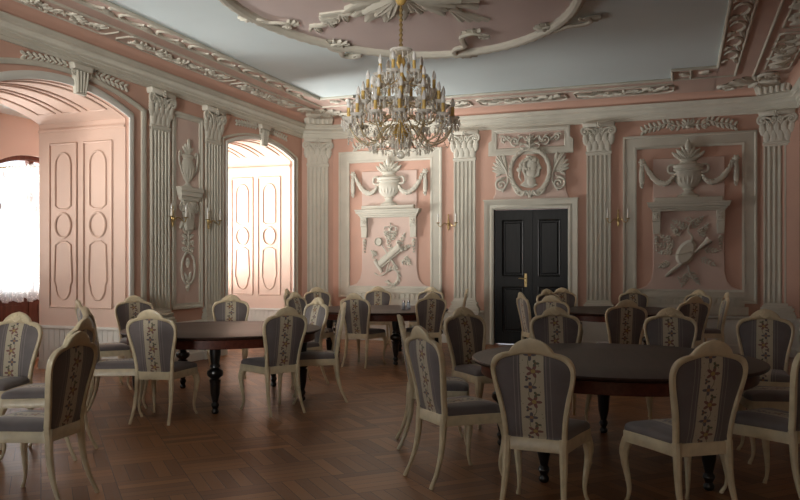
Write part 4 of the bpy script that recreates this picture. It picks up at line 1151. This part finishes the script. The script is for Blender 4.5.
for i, (a, (wd, s)) in enumerate(oc.items()):
    p = ell(a); t_ = math.atan2(EB * math.cos(a), -EA * math.sin(a))
    t = empty('cartouche_relief', (p[0], p[1], ZC - .02), t_, label='ivory S-scroll cartouche on the ceiling ring, %s' % wd, cat='relief', group='scrolls on the ceiling ring')
    m = MB(CEILMAP)
    sg = 1 if i % 2 == 0 else -1
    P = catmull([(-.42, .30, .05), (-.30, .42, .06), (-.12, .40, .06), (-.02, .28, .06), (.06, .16, .06), (.24, .12, .06), (.36, .02, .06), (.34, -.12, .05), (.22, -.16, .04)], 5)
    ky = 1.9 if i == 0 else 1.0
    P = [(x * s, y * s * sg * ky + (.10 if i == 0 else 0), w) for x, y, w in P]
    m.tube(P, [.05 * s * (.55 + .45 * math.sin(PI * k / (len(P) - 1))) for k in range(len(P))], 8)
    m.build('s_scroll', 'plaster', t)
    m = MB(CEILMAP)
    m.spiral((-.36 * s, .30 * s * sg * ky + (.1 if i == 0 else 0)), .10 * s, .015, 1.4, PI / 2, .03 * s, .05, dirn=sg)
    for k in range(4): m.leaf((-.30 * s, .36 * s * sg * ky + (.1 if i == 0 else 0)), sg * PI / 2 + (k - 1.5) * .5, .22 * s, .09 * s, .05, .02, 3)
    m.build('volute', 'plaster', t)
    m = MB(CEILMAP); m.spiral((.25 * s, -.08 * s * sg), .10 * s, .015, 1.4, -PI / 2, .03 * s, .05, dirn=sg)
    for k in range(5): m.leaf((.30 * s, -.05 * s * sg), -sg * PI / 2 + (k - 2) * .5, .26 * s, .10 * s, .05, .02, 3)
    m.build('volute', 'plaster', t)
RX, RY = EX, EY
t = empty('ceiling_rosette', (RX, RY, ZC - .012), label='large ivory acanthus and sunray rosette above the chandelier', cat='ceiling rosette'); t.scale = (1.35, 1.35, 1)
for k in range(8):
    a = 2 * PI * k / 8 + PI / 2
    m = MB(CEILMAP)
    if k % 2 == 0:
        for q in range(5): m.tube([(.10 * math.cos(a), .10 * math.sin(a), .03), ((.48 - .04 * abs(q - 2)) * math.cos(a + (q - 2) * .13), (.48 - .04 * abs(q - 2)) * math.sin(a + (q - 2) * .13), .02)], [.014, .028], 6)
        m.build('sun_ray', 'plaster', t)
    else:
        for q in range(5): m.leaf((.08 * math.cos(a), .08 * math.sin(a)), a + (q - 2) * .27, .60 - .05 * abs(q - 2), .17, .05, .06, 5, .005)
        for q in range(3): m.leaf((.08 * math.cos(a), .08 * math.sin(a)), a + (q - 1) * .3, .40, .14, .09, .06, 4, .02)
        m.build('acanthus_leaf', 'plaster', t)
for k in range(4):
    a = 2 * PI * k / 4 + PI / 4 + R(22)
    m = MB(CEILMAP)
    for q in range(4): m.tube([(.5 * math.cos(a - .1), .5 * math.sin(a - .1), .012), ((1.0 - .05 * q) * math.cos(a + (q - 1.5) * .06), (1.0 - .05 * q) * math.sin(a + (q - 1.5) * .06), .014)], [.016, .032], 6)
    m.build('long_ray', 'plaster', t)
m = MB(CEILMAP); m.lathe([(.22, 0), (.22, .02), (.17, .05), (.12, .055), (.10, .08), (.05, .10)], 28, axis='w'); m.build('boss', 'plaster', t)
for i, a in enumerate((R(118), R(150))):
    pass
g = empty('foliage_relief', (EX - .95, EY + .55, ZC - .012), R(150), label='ivory curling leaf branch left of the ceiling rosette', cat='relief')
m = MB(CEILMAP)
m.tube(catmull([(-.45, 0, .02), (-.2, .12, .02), (.1, -.05, .02), (.4, .08, .02), (.6, .0, .01)], 5), .022, 6)
for k in range(7): m.leaf((-.4 + k * .14, .03 * (-1) ** k), (.9 if k % 2 else -.9), .20, .10, .05, .02, 3)
m.spiral((.1, .05), .10, .015, 1.4, PI / 2, .024, .03); m.build('branch', 'plaster', g)

# ------------------------------------------------------------------ chandelier
CHX, CHY = EX, EY
ch = empty('chandelier', (CHX, CHY, ZC - .10), label='large gilt and crystal chandelier of tiered candle arms hanging from the ceiling', cat='chandelier')
zr = lambda z: z - (ZC - .10)
m = MB(); m.lathe([(.01, .10), (.05, .09), (.065, .05), (.06, .0), (.035, -.04), (.015, -.05)], 20); m.build('ceiling_cup', 'gilt', ch)
m = MB(); m.tube([(0, 0, -.04), (0, 0, zr(3.60))], .011, 8)
z = zr(4.10)
while z > zr(3.62): m.ell((0, 0, z), (.022, .022, .022), n=8, k=5); z -= .052
m.build('hanging_rod', 'brass', ch)
m = MB(); m.lathe([(.012, zr(3.66)), (.03, zr(3.62)), (.05, zr(3.55)), (.03, zr(3.50)), (.022, zr(3.45)), (.045, zr(3.40)), (.06, zr(3.34)), (.03, zr(3.28)), (.022, zr(3.2)), (.05, zr(3.14)), (.075, zr(3.06)), (.04, zr(2.98)), (.03, zr(2.93)), (.085, zr(2.88)), (.10, zr(2.83)), (.06, zr(2.78)), (.03, zr(2.74)), (.012, zr(2.70))], 20); m.build('centre_stem', 'gilt', ch)
m = MB(); m.lathe([(.02, zr(3.645)), (.085, zr(3.66)), (.12, zr(3.69)), (.115, zr(3.675)), (.06, zr(3.64)), (.02, zr(3.63))], 24); m.build('top_dish', 'pan', ch)
m = MB(); m.ell((0, 0, zr(2.60)), (.042, .042, .042), n=14, k=9); m.tube([(0, 0, zr(2.70)), (0, 0, zr(2.64))], .006, 6); m.build('crystal_ball', 'crystal', ch)
def drops(m, c, n, r, L, seed=0):
    for i in range(n):
        a = 2 * PI * i / n + seed; x, y = c[0] + r * math.cos(a), c[1] + r * math.sin(a)
        m.lathe([(.001, -L), (.013, -L * .72), (.006, -L * .35), (.008, -L * .2), (.001, -L * .02)], 6, (x, y, c[2]), smooth=False)
TIERS = [  # radius, count, pan height, root height, dip, phase
    (.545, 14, 2.93, 2.84, .21, .10), (.44, 12, 3.08, 2.95, .14, .35), (.345, 9, 3.23, 3.08, .12, .2), (.215, 6, 3.40, 3.30, .08, .5)]
pans = []
ab = None
for ti, (r, n, zp, zroot, dip, ph) in enumerate(TIERS):
    proto = None
    for k in range(n):
        a = 2 * PI * k / n + ph
        if proto is None:
            m = MB(); P = catmull([(.05, 0, zr(zroot)), (r * .3, 0, zr(zroot + .05)), (r * .55, 0, zr(zp - dip)), (r * .82, 0, zr(zp - dip * .85)), (r * .98, 0, zr(zp - dip * .3)), (r, 0, zr(zp))], 5)
            m.tube(P, .008, 7)
            m.spiral((0, 0), .01, .005, .1, 0, .001, k=2) if False else None
            arm = m.build('arm', 'silver', ch)
            m = MB(); m.lathe([(.012, zr(zp) - .01), (.055, zr(zp) + .005), (.074, zr(zp) + .035), (.074, zr(zp) + .035), (.05, zr(zp) + .012), (.012, zr(zp) + .004)], 16, (r, 0, 0))
            drops(m, (r, 0, zr(zp) + .015), 9, .070, .085)
            m.build('drip_pan', 'pan', arm)
            m = MB(); m.lathe([(.010, zr(zp)), (.020, zr(zp) + .01), (.016, zr(zp) + .02), (.0175, zr(zp) + .03), (.0175, zr(zp) + .135), (.010, zr(zp) + .137)], 12, (r, 0, 0)); m.build('candle_sleeve', 'gilt', arm)
            m = MB(); m.lathe([(.012, zr(zp) + .135), (.021, zr(zp) + .155), (.021, zr(zp) + .18), (.013, zr(zp) + .21), (.003, zr(zp) + .232)], 10, (r, 0, 0)); m.build('bulb', 'bulb', arm)
            proto = arm; arm.rotation_euler = (0, 0, a)
        else:
            c = copy_tree(proto, ch); c.rotation_euler = (0, 0, a)
def strand(P, rb=.009, step=.022):
    """a chain of crystal beads along a polyline"""
    m = MB(); L = 0
    for i in range(len(P) - 1):
        a, b = Vector(P[i]), Vector(P[i + 1]); d = (b - a).length; t = 0
        k = max(1, int(d / step))
        for j in range(k):
            q = a + (b - a) * (j / k); m.lathe([(.001, -rb), (rb, 0), (.001, rb)], 6, tuple(q), smooth=False)
    return m
r, n, zp, _, _, ph = TIERS[0]
proto = None
for k in range(n):
    a = 2 * PI * k / n + ph
    if proto is None:
        da = 2 * PI / n; P = []
        for i in range(11):
            t_ = i / 10; P.append((r * math.cos(da * t_), r * math.sin(da * t_), zr(zp - .02) - .20 * math.sin(PI * t_)))
        m = strand(P); m.tube(P, .0018, 4)
        proto = m.build('crystal_swag', 'crystal', ch); proto.rotation_euler = (0, 0, a)
    else: c = copy_tree(proto, ch); c.rotation_euler = (0, 0, a)
proto = None
for k in range(n):
    a = 2 * PI * k / n + ph + PI / n
    if proto is None:
        P = [(.10 + (r * .93 - .10) * i / 12, 0, zr(2.86) + (zp - .05 - 2.86) * (i / 12) - .21 * math.sin(PI * (i / 12) ** .9)) for i in range(13)]
        m = strand(P); drops(m, (r * .55, 0, zr(2.70)), 3, .02, .08)
        proto = m.build('crystal_chain', 'crystal', ch); proto.rotation_euler = (0, 0, a)
    else: c = copy_tree(proto, ch); c.rotation_euler = (0, 0, a)
for ti in (1, 2, 3):
    r, n, zp, _, _, ph = TIERS[ti]; proto = None
    for k in range(n):
        a = 2 * PI * k / n + ph
        if proto is None:
            da = 2 * PI / n; P = [(r * math.cos(da * i / 8), r * math.sin(da * i / 8), zr(zp - .01) - .10 * math.sin(PI * i / 8)) for i in range(9)]
            proto = strand(P).build('crystal_swag', 'crystal', ch); proto.rotation_euler = (0, 0, a)
        else: c = copy_tree(proto, ch); c.rotation_euler = (0, 0, a)
for z_, n_, r_, l_ in ((2.80, 16, .10, .14), (2.76, 10, .055, .12), (3.66, 12, .11, .09), (3.10, 12, .12, .10), (3.32, 10, .09, .09)):
    m = MB(); drops(m, (0, 0, zr(z_)), n_, r_, l_); m.tube([(r_ * math.cos(2 * PI * i / 24), r_ * math.sin(2 * PI * i / 24), zr(z_)) for i in range(24)], .004, 5, closed=True)
    m.build('crystal_fringe', 'crystal', ch)

# ------------------------------------------------------------------ wall sconces
sc0 = None
def sconce(x, y, z, rz, label):
    global sc0
    if sc0 is None:
        o = empty('wall_sconce', (x, y, z), rz, label=label, cat='wall light', group='two-arm wall sconces')
        m = MB(FLATMAP)
        m.prism([(0, .14), (.012, .10), (.018, .04), (.024, 0), (.017, -.05), (.02, -.08), (0, -.12), (-.02, -.08), (-.017, -.05), (-.024, 0), (-.018, .04), (-.012, .10)], 0, .02, .006)
        m.ell((0, 0, .03), (.026, .03, .02), n=10, k=6); m.ell((0, .16, .012), (.012, .03, .012), n=8, k=5)
        m.build('backplate', 'brass', o)
        for sg in (-1, 1):
            m = MB(FLATMAP); P = catmull([(sg * .01, -.02, .03), (sg * .05, .02, .07), (sg * .09, -.02, .10), (sg * .13, -.05, .11), (sg * .165, -.02, .11), (sg * .17, .015, .11)], 4); m.tube(P, .007, 6)
            a_ = m.build('arm', 'brass', o)
            m = MB(FLATMAP); m.lathe([(.008, .01), (.032, .018), (.036, .028), (.012, .03)], 12, (sg * .17, 0, .11), axis='v'); m.build('drip_pan', 'brass', a_)
            m = MB(FLATMAP); m.lathe([(.013, .028), (.013, .125), (.008, .13)], 10, (sg * .17, 0, .11), axis='v'); m.build('candle_sleeve', 'candle', a_)
            m = MB(FLATMAP); m.lathe([(.008, .128), (.014, .145), (.012, .17), (.003, .205)], 10, (sg * .17, 0, .11), axis='v'); m.build('bulb', 'bulb', a_)
        sc0 = o
    else:
        o = copy_tree(sc0); o.location = (x, y, z); o.rotation_euler = (0, 0, rz); o['label'] = label
sconce(-4.045, YB, 2.20, 0, 'brass two-arm candle sconce left of the black door')
sconce(-1.005, YB, 2.22, 0, 'brass two-arm candle sconce right of the black door')
sconce(XL + .055, 9.30, 2.12, PI / 2, 'brass candle sconce on the left wall, nearer of the two')
sconce(XL + .055, 10.19, 2.12, PI / 2, 'brass candle sconce on the left wall, beside the bright niche')
# ------------------------------------------------------------------ chairs
def rake(z):                       # y of the back plane at height z (front of the chair is +y)
    t = max(0.0, z - .44); return -.185 - .10 * t - .12 * t * t
OUT = [(0, .425), (.09, .425), (.168, .425), (.176, .47), (.180, .54), (.192, .63), (.210, .72), (.226, .80), (.232, .86), (.224, .905), (.204, .936), (.176, .953), (.147, .962), (.123, .966), (.112, .984), (.088, 1.010), (.050, 1.034), (0, 1.048)]
INN = [(0, .475), (.08, .475), (.134, .477), (.140, .50), (.145, .56), (.156, .64), (.172, .72), (.188, .79), (.195, .845), (.191, .878), (.176, .905), (.150, .924), (.125, .934), (.100, .941), (.076, .947), (.052, .952), (.028, .955), (0, .956)]
def loop(half, k=2):
    h = catmull(half, k)
    return h + [(-x, z) for x, z in h[-2:0:-1]]
def ring(o_, i_, f): return [(a[0] + (b[0] - a[0]) * f, a[1] + (b[1] - a[1]) * f) for a, b in zip(o_, i_)]
INN = [(x * 1.06, z if z > .5 else z - .008) for x, z in INN]
LO, LI = loop(OUT), loop(INN)
def make_chair():
    root = empty('dining_chair')
    m = MB(); n = len(LO)
    prof = [(0, -.012), (0, .010), (.12, .019), (.45, .023), (.85, .018), (1, .006), (1, -.008), (.85, -.016), (.12, -.017)]
    L = [ring(LO, LI, p[0]) for p in prof]
    vs = [(L[j][i][0], rake(L[j][i][1]) + prof[j][1], L[j][i][1]) for i in range(n) for j in range(len(prof))]; q = len(prof)
    m.add(vs, [(i * q + j, i * q + (j + 1) % q, ((i + 1) % n) * q + (j + 1) % q, ((i + 1) % n) * q + j) for i in range(n) for j in range(q)])
    fr = m.build('back_frame', 'cream', root, 60)
    m = MB(lambda u, v, w: (u, rake(v) + .020 + w, v))
    for k in range(5): m.leaf((0, .965), PI / 2 + (k - 2) * .48, .068 - .006 * abs(k - 2), .028, .010, .005, 2)
    for sg in (-1, 1):
        for k in range(4): m.leaf((sg * (.045 + .032 * k), .985 - .010 * k - (.012 if k > 1 else 0)), (0 if sg > 0 else PI) - sg * (.5 - .1 * k), .052, .024, .008, .003, 2)
    m.ell((0, .966, .008), (.012, .010, .008), n=8, k=5); m.build('crest_carving', 'cream', fr)
    # upholstered panel, padded on both faces
    m = MB(); vs = []; rings = [1.03, .94, .82, .62, .36, .12]; cz = .72
    for side in (1, -1):
        for s in rings:
            for x, z in LI:
                zz = cz + (z - cz) * s; h = .021 * (1 - max(0, s - .0) ** 4) if s <= 1 else 0
                vs.append((x * s, rake(zz) + side * (.003 + h), zz))
    fs = []; K = len(rings)
    for sd in (0, 1):
        o = sd * K * n
        for k in range(K - 1): fs += [(o + k * n + i, o + k * n + (i + 1) % n, o + (k + 1) * n + (i + 1) % n, o + (k + 1) * n + i) for i in range(n)]
        fs.append(tuple(o + (K - 1) * n + i for i in range(n)))
    fs += [(i, (i + 1) % n, K * n + (i + 1) % n, K * n + i) for i in range(n)]
    m.add(vs, fs); m.build('backrest', 'fabric', root, 60)
    # seat rail with a serpentine front
    S2 = [(0, -.205), (.12, -.205), (.172, -.20), (.185, -.12), (.205, .05), (.228, .18), (.232, .225), (.21, .245), (.13, .262), (.06, .270), (0, .272)]
    so = loop(S2, 3); n2 = len(so)
    m = MB(lambda u, v, w: (u, v, w)); m.prism(so, .395, .462, .006); rail = m.build('seat_frame', 'cream', root, 50)
    m = MB(); vs = []; rr = [(.965, .458), (.975, .475), (.96, .492), (.90, .506), (.75, .516), (.5, .522), (.2, .524)]
    for s, z in rr: vs += [(x * s, .03 + (y - .03) * s + .003, z) for x, y in so]
    fs = [(k * n2 + i, k * n2 + (i + 1) % n2, (k + 1) * n2 + (i + 1) % n2, (k + 1) * n2 + i) for k in range(len(rr) - 1) for i in range(n2)]
    fs.append(tuple((len(rr) - 1) * n2 + i for i in range(n2))); fs.append(tuple(range(n2))[::-1]); m.add(vs, fs); m.build('seat', 'fabric', root, 60)
    for sg in (-1, 1):
        m = MB(); P = catmull([(sg * .196, .215, .45), (sg * .203, .228, .40), (sg * .214, .245, .34), (sg * .212, .246, .27), (sg * .203, .232, .19), (sg * .196, .222, .11), (sg * .200, .230, .05), (sg * .208, .246, .018), (sg * .211, .252, .0)], 3)
        m.tube(P, [.030 + (.004 if .3 < p[2] < .41 else 0) - max(0, (.40 - p[2])) * .055 + (.006 * (1 - p[2] / .05) if p[2] < .05 else 0) for p in P], 8); m.build('front_leg', 'cream', root)
    for sg in (-1, 1):
        m = MB(); P = catmull([(sg * .158, -.188, .47), (sg * .158, -.196, .40), (sg * .160, -.202, .30), (sg * .164, -.220, .20), (sg * .170, -.252, .10), (sg * .178, -.300, .0)], 3)
        m.tube(P, [.027 - .016 * (1 - p[2] / .47) + .003 * (p[2] < .03) for p in P], 8); m.build('rear_leg', 'cream', root)
    return root
chair0 = None
def chair(px, zf, hd, label, table=None, off=0.0, group='cream dining chairs'):
    """px, zf: where the crest of the back stands, seen from the camera; hd: heading in degrees or a table to face"""
    global chair0
    xr = (px - 400) / F * zf; x, y = world(xr, zf)
    if table is not None:
        h = math.atan2(table[1] - y, table[0] - x)
        h += R(off)
    else: h = R(90 + 20 - hd)        # 0 = facing away from the viewer, + = turned to the right
    d = Vector((math.cos(h), math.sin(h)))
    loc = (x + d.x * .285, y + d.y * .285, 0)
    if chair0 is None: chair0 = make_chair(); o = chair0
    else: o = copy_tree(chair0)
    o.location = loc; o.rotation_euler = (0, 0, h - PI / 2); o.scale = (1.05, 1.02, 1.01)
    tag(o, label, 'chair', group)
    return o

# ------------------------------------------------------------------ tables
def make_table(r):
    root = empty('dining_table')
    m = MB(); m.lathe([(.02, .728), (r - .05, .728), (r - .018, .732), (r - .004, .742), (r, .752), (r - .006, .762), (r - .02, .765), (r * .5, .7655), (.02, .7655)], 72); m.build('tabletop', 'top', root, 30)
    m = MB(); m.lathe([(r - .12, .64), (r - .075, .64), (r - .07, .645), (r - .07, .73), (r - .12, .73)], 72); m.build('apron', 'apron', root, 30)
    for k in range(5):
        a = 2 * PI * k / 5; c = ((r - .17) * math.cos(a), (r - .17) * math.sin(a), 0)
        m = MB(); m.lathe([(.022, 0), (.034, .012), (.036, .03), (.024, .05), (.030, .065), (.040, .085), (.036, .10), (.026, .115), (.045, .20), (.052, .30), (.058, .335), (.040, .345), (.048, .355), (.075, .375), (.082, .40), (.075, .425), (.045, .445), (.036, .452), (.050, .46), (.050, .475), (.040, .49), (.048, .54), (.055, .60), (.055, .73)], 20, c); m.build('leg', 'black', root, 40)
    return root
TB = {}
t0 = None
for key, xr, zf, ang, lab in (
    ('A', -1.94, 8.45, 62, 'round dark wood table on turned black legs at left, nearest the near niche'),
    ('B', -.31, 12.05, 70, 'round dark table by the back wall left of the door, with two shakers on it'),
    ('C', 1.62, 5.83, 80, 'large round dark table in the right foreground'),
    ('D', 3.40, 11.75, 60, 'round dark table behind the foreground table, by the right wall panel')):
    x, y = world(xr, zf); TB[key] = (x, y)
    if t0 is None: t0 = make_table(1.07); o = t0
    else: o = copy_tree(t0)
    o.location = (x, y, 0); o.rotation_euler = (0, 0, R(ang) + YAW)
    tag(o, lab, 'table', 'round dining tables')

A, B, C, D = 'ABCD'
CH = [
 # px, zf, heading (deg), label
 (150, 7.05, 8, 'cream chair at the left table with its back to the viewer, nearest side'),
 (287, 7.5, -38, 'cream chair right of the left table, back turned to the viewer, seat to the left'),
 (134, 10.1, 154, 'cream chair at the far left of the left table, mostly hidden behind the nearest chair'),
 (231, 10.35, 172, 'cream chair facing the viewer across the left table, in front of the bright niche'),
 (78, 8.9, 58, 'cream chair edge-on left of the left table, furthest of the pair below the near niche'),
 (86, 7.5, 77, 'cream chair edge-on left of the left table, nearer of the pair below the near niche'),
 (318, 9.55, 228, 'cream chair right of the left table, turned half towards the viewer'),
 (344, 8.35, -98, 'cream chair in side view facing left, right of the left table'),
 (354, 10.9, 26, 'cream chair with its back to the viewer, nearest side of the shaker table'),
 (432, 11.05, -22, 'cream chair with its back to the viewer at the right of the shaker table'),
 (378, 13.95, 178, 'cream chair against the back wall behind the shaker table, facing the viewer'),
 (431, 13.7, 200, 'cream chair behind the shaker table, mostly hidden by the chair in front of it'),
 (467, 12.7, -84, 'cream chair edge-on in front of the pilaster left of the black door'),
 (317, 13.6, 160, 'cream chair in front of the far left corner pilaster, facing the viewer'),
 (295, 11.4, 118, 'narrow-looking cream chair left of the shaker table, below the bright niche'),
 (287, 12.6, 97, 'cream chair edge-on below the right edge of the bright niche'),
 (531, 4.35, 24, 'large cream chair in the foreground with its back to the viewer, right of centre'),
 (713, 4.25, -15, 'large cream chair in the right foreground with its back to the viewer'),
 (420, 5.2, 63, 'cream chair seen three-quarter from behind at the left of the foreground table'),
 (400, 6.3, 88, 'cream chair almost edge-on at the left of the foreground table, behind its neighbour'),
 (463, 7.45, 148, 'cream chair facing right at the far left of the foreground table'),
 (555, 7.5, 183, 'cream chair facing the viewer across the foreground table, left of the two'),
 (627, 8.95, 2, 'cream chair with its back to the viewer between the two right tables'),
 (670, 7.35, 195, 'cream chair facing the viewer across the foreground table, right of the two'),
 (765, 7.1, 208, 'cream chair with carved crest facing the viewer, below the far right pilaster'),
 (824, 4.6, -30, 'cream chair cut off by the right frame edge, nearest one, seat pointing left'),
 (822, 5.75, -76, 'cream chair cut off by the right frame edge, behind the nearest one'),
 (521, 11.2, 80, 'cream chair edge-on in front of the black door with pale lit back'),
 (547, 12.6, 150, 'cream chair in front of the right door leaf, left one of the rear pair'),
 (562, 13.3, 182, 'cream chair right of the black door, right one of the rear pair'),
 (551, 10.2, 28, 'cream chair with bright top edge right behind the one facing across the foreground table'),
 (633, 12.95, 185, 'cream chair far behind the right tables, below the right panel frame'),
 (695, 9.9, -16, 'cream chair turned half away, right of the rear right table'),
 (699, 12.3, -125, 'cream chair mostly hidden behind the half-turned chair at the rear right'),
 (727, 11.2, -76, 'cream chair edge-on at the far right of the rear table'),
 (18, 6.65, 188, 'cream chair facing the viewer at the left frame edge, flowered stripe in view'),
 (78, 4.78, -80, 'large cream chair in the left foreground seen from behind, seat pointing left'),
 (84, 5.95, -88, 'cream chair directly behind the large left foreground chair, mostly hidden'),
]
for px, zf, hd, lab in CH: chair(px, zf, hd, lab)

# ------------------------------------------------------------------ shakers on the back table
for px, zf, fill, lab in ((403.5, 11.9, 'pepper', 'small glass pepper shaker on the table by the back wall, left one'), (408.5, 12.0, 'salt', 'small glass salt shaker on the table by the back wall, right one')):
    x, y = world((px - 400) / F * zf, zf)
    o = empty('shaker', (x, y, .7655), label=lab, cat='shaker', group='shakers on the back table')
    m = MB(); m.lathe([(.026, 0), (.030, .01), (.026, .08), (.022, .10)], 14); m.build('jar', 'shaker', o)
    m = MB(); m.lathe([(.022, .006), (.024, .012), (.022, .06)], 12); m.build('contents', fill, o)
    m = MB(); m.lathe([(.023, .098), (.025, .11), (.020, .135), (.006, .142)], 14); m.build('lid', 'steel', o)

# ------------------------------------------------------------------ outside and light
mb = MB(); mb.box(-40, XG - 0.25, -20, 40, -0.35, -0.3)
tag(mb.build('ground', 'ground'), 'pale courtyard ground outside the windows', 'ground', kind='structure')
w = bpy.data.worlds.new('sky'); S.world = w; w.use_nodes = True
nt = w.node_tree; bg = nt.nodes['Background']
bg.inputs['Color'].default_value = (0.80, 0.90, 1.0, 1); bg.inputs['Strength'].default_value = 1.2
def area(name, loc, sx, sy, power, col, aim, spread=130):
    l = bpy.data.lights.new(name, 'AREA'); l.shape = 'RECTANGLE'; l.size = sx; l.size_y = sy; l.energy = power; l.color = col; l.spread = R(spread)
    o = bpy.data.objects.new(name, l); COL.objects.link(o); o.location = loc
    d = Vector(aim) - Vector(loc); o.rotation_euler = d.to_track_quat('-Z', 'Y').to_euler()
    return o
P1, P2, P3, P4 = 90, 420, 110, 30
SKYC = (1.0, .965, .90)
area('daylight_window', (XG - .45, sum(WINS[1]) / 2, 1.75), 1.5, 2.4, 3, SKYC, (0, sum(WINS[1]) / 2, 1.5))
area('daylight_far_niche', (-12.6, 9.9, 2.4), 4.0, 3.2, 75, SKYC, (-6.3, 14.1, 2.3), 62)
area('daylight_courtyard_bounce', (-11.5, 10.6, 0.4), 2.6, 1.5, 470, (1.0, .98, .95), (-6.3, 12.4, 3.8), 110)
area('daylight_near_niche', (-12.3, 5.6, 2.4), 3.0, 2.6, 55, SKYC, (-7.6, 8.4, 2.0), 80)
area('daylight_courtyard_bounce', (-11.6, 5.9, 0.3), 2.6, 1.5, 135, (1.0, .98, .95), (-6.6, 7.6, 3.9), 110)
area('added_front_fill', (-3.7, YF - .4, 2.0), 1.9, 2.4, 38, SKYC, (-6.0, YB, 4.8), 42)  # added fill for the back wall, shining through the added front opening
area('added_niche_fill', (XG - .45, sum(WINS[3]) / 2, 2.0), 1.5, 2.1, 25, SKYC, (0, sum(WINS[3]) / 2 + 3, 1.8))  # added fill through the unseen third niche
area('added_warm_fill', (-.6, YF + .05, 1.5), 1.6, 2.2, 9, (1.0, .80, .55), (-1.5, 8, 1.0), 150)  # added warm fill from behind the viewpoint, no doorway is modelled
S.view_settings.view_transform = 'Standard'; S.view_settings.look = 'None'; S.view_settings.gamma = 1.0; S.view_settings.use_curve_mapping = False
S.view_settings.exposure = 0.84
S.cycles.max_bounces = 10; S.cycles.diffuse_bounces = 6; S.cycles.transparent_max_bounces = 12; S.cycles.sample_clamp_indirect = 8.0
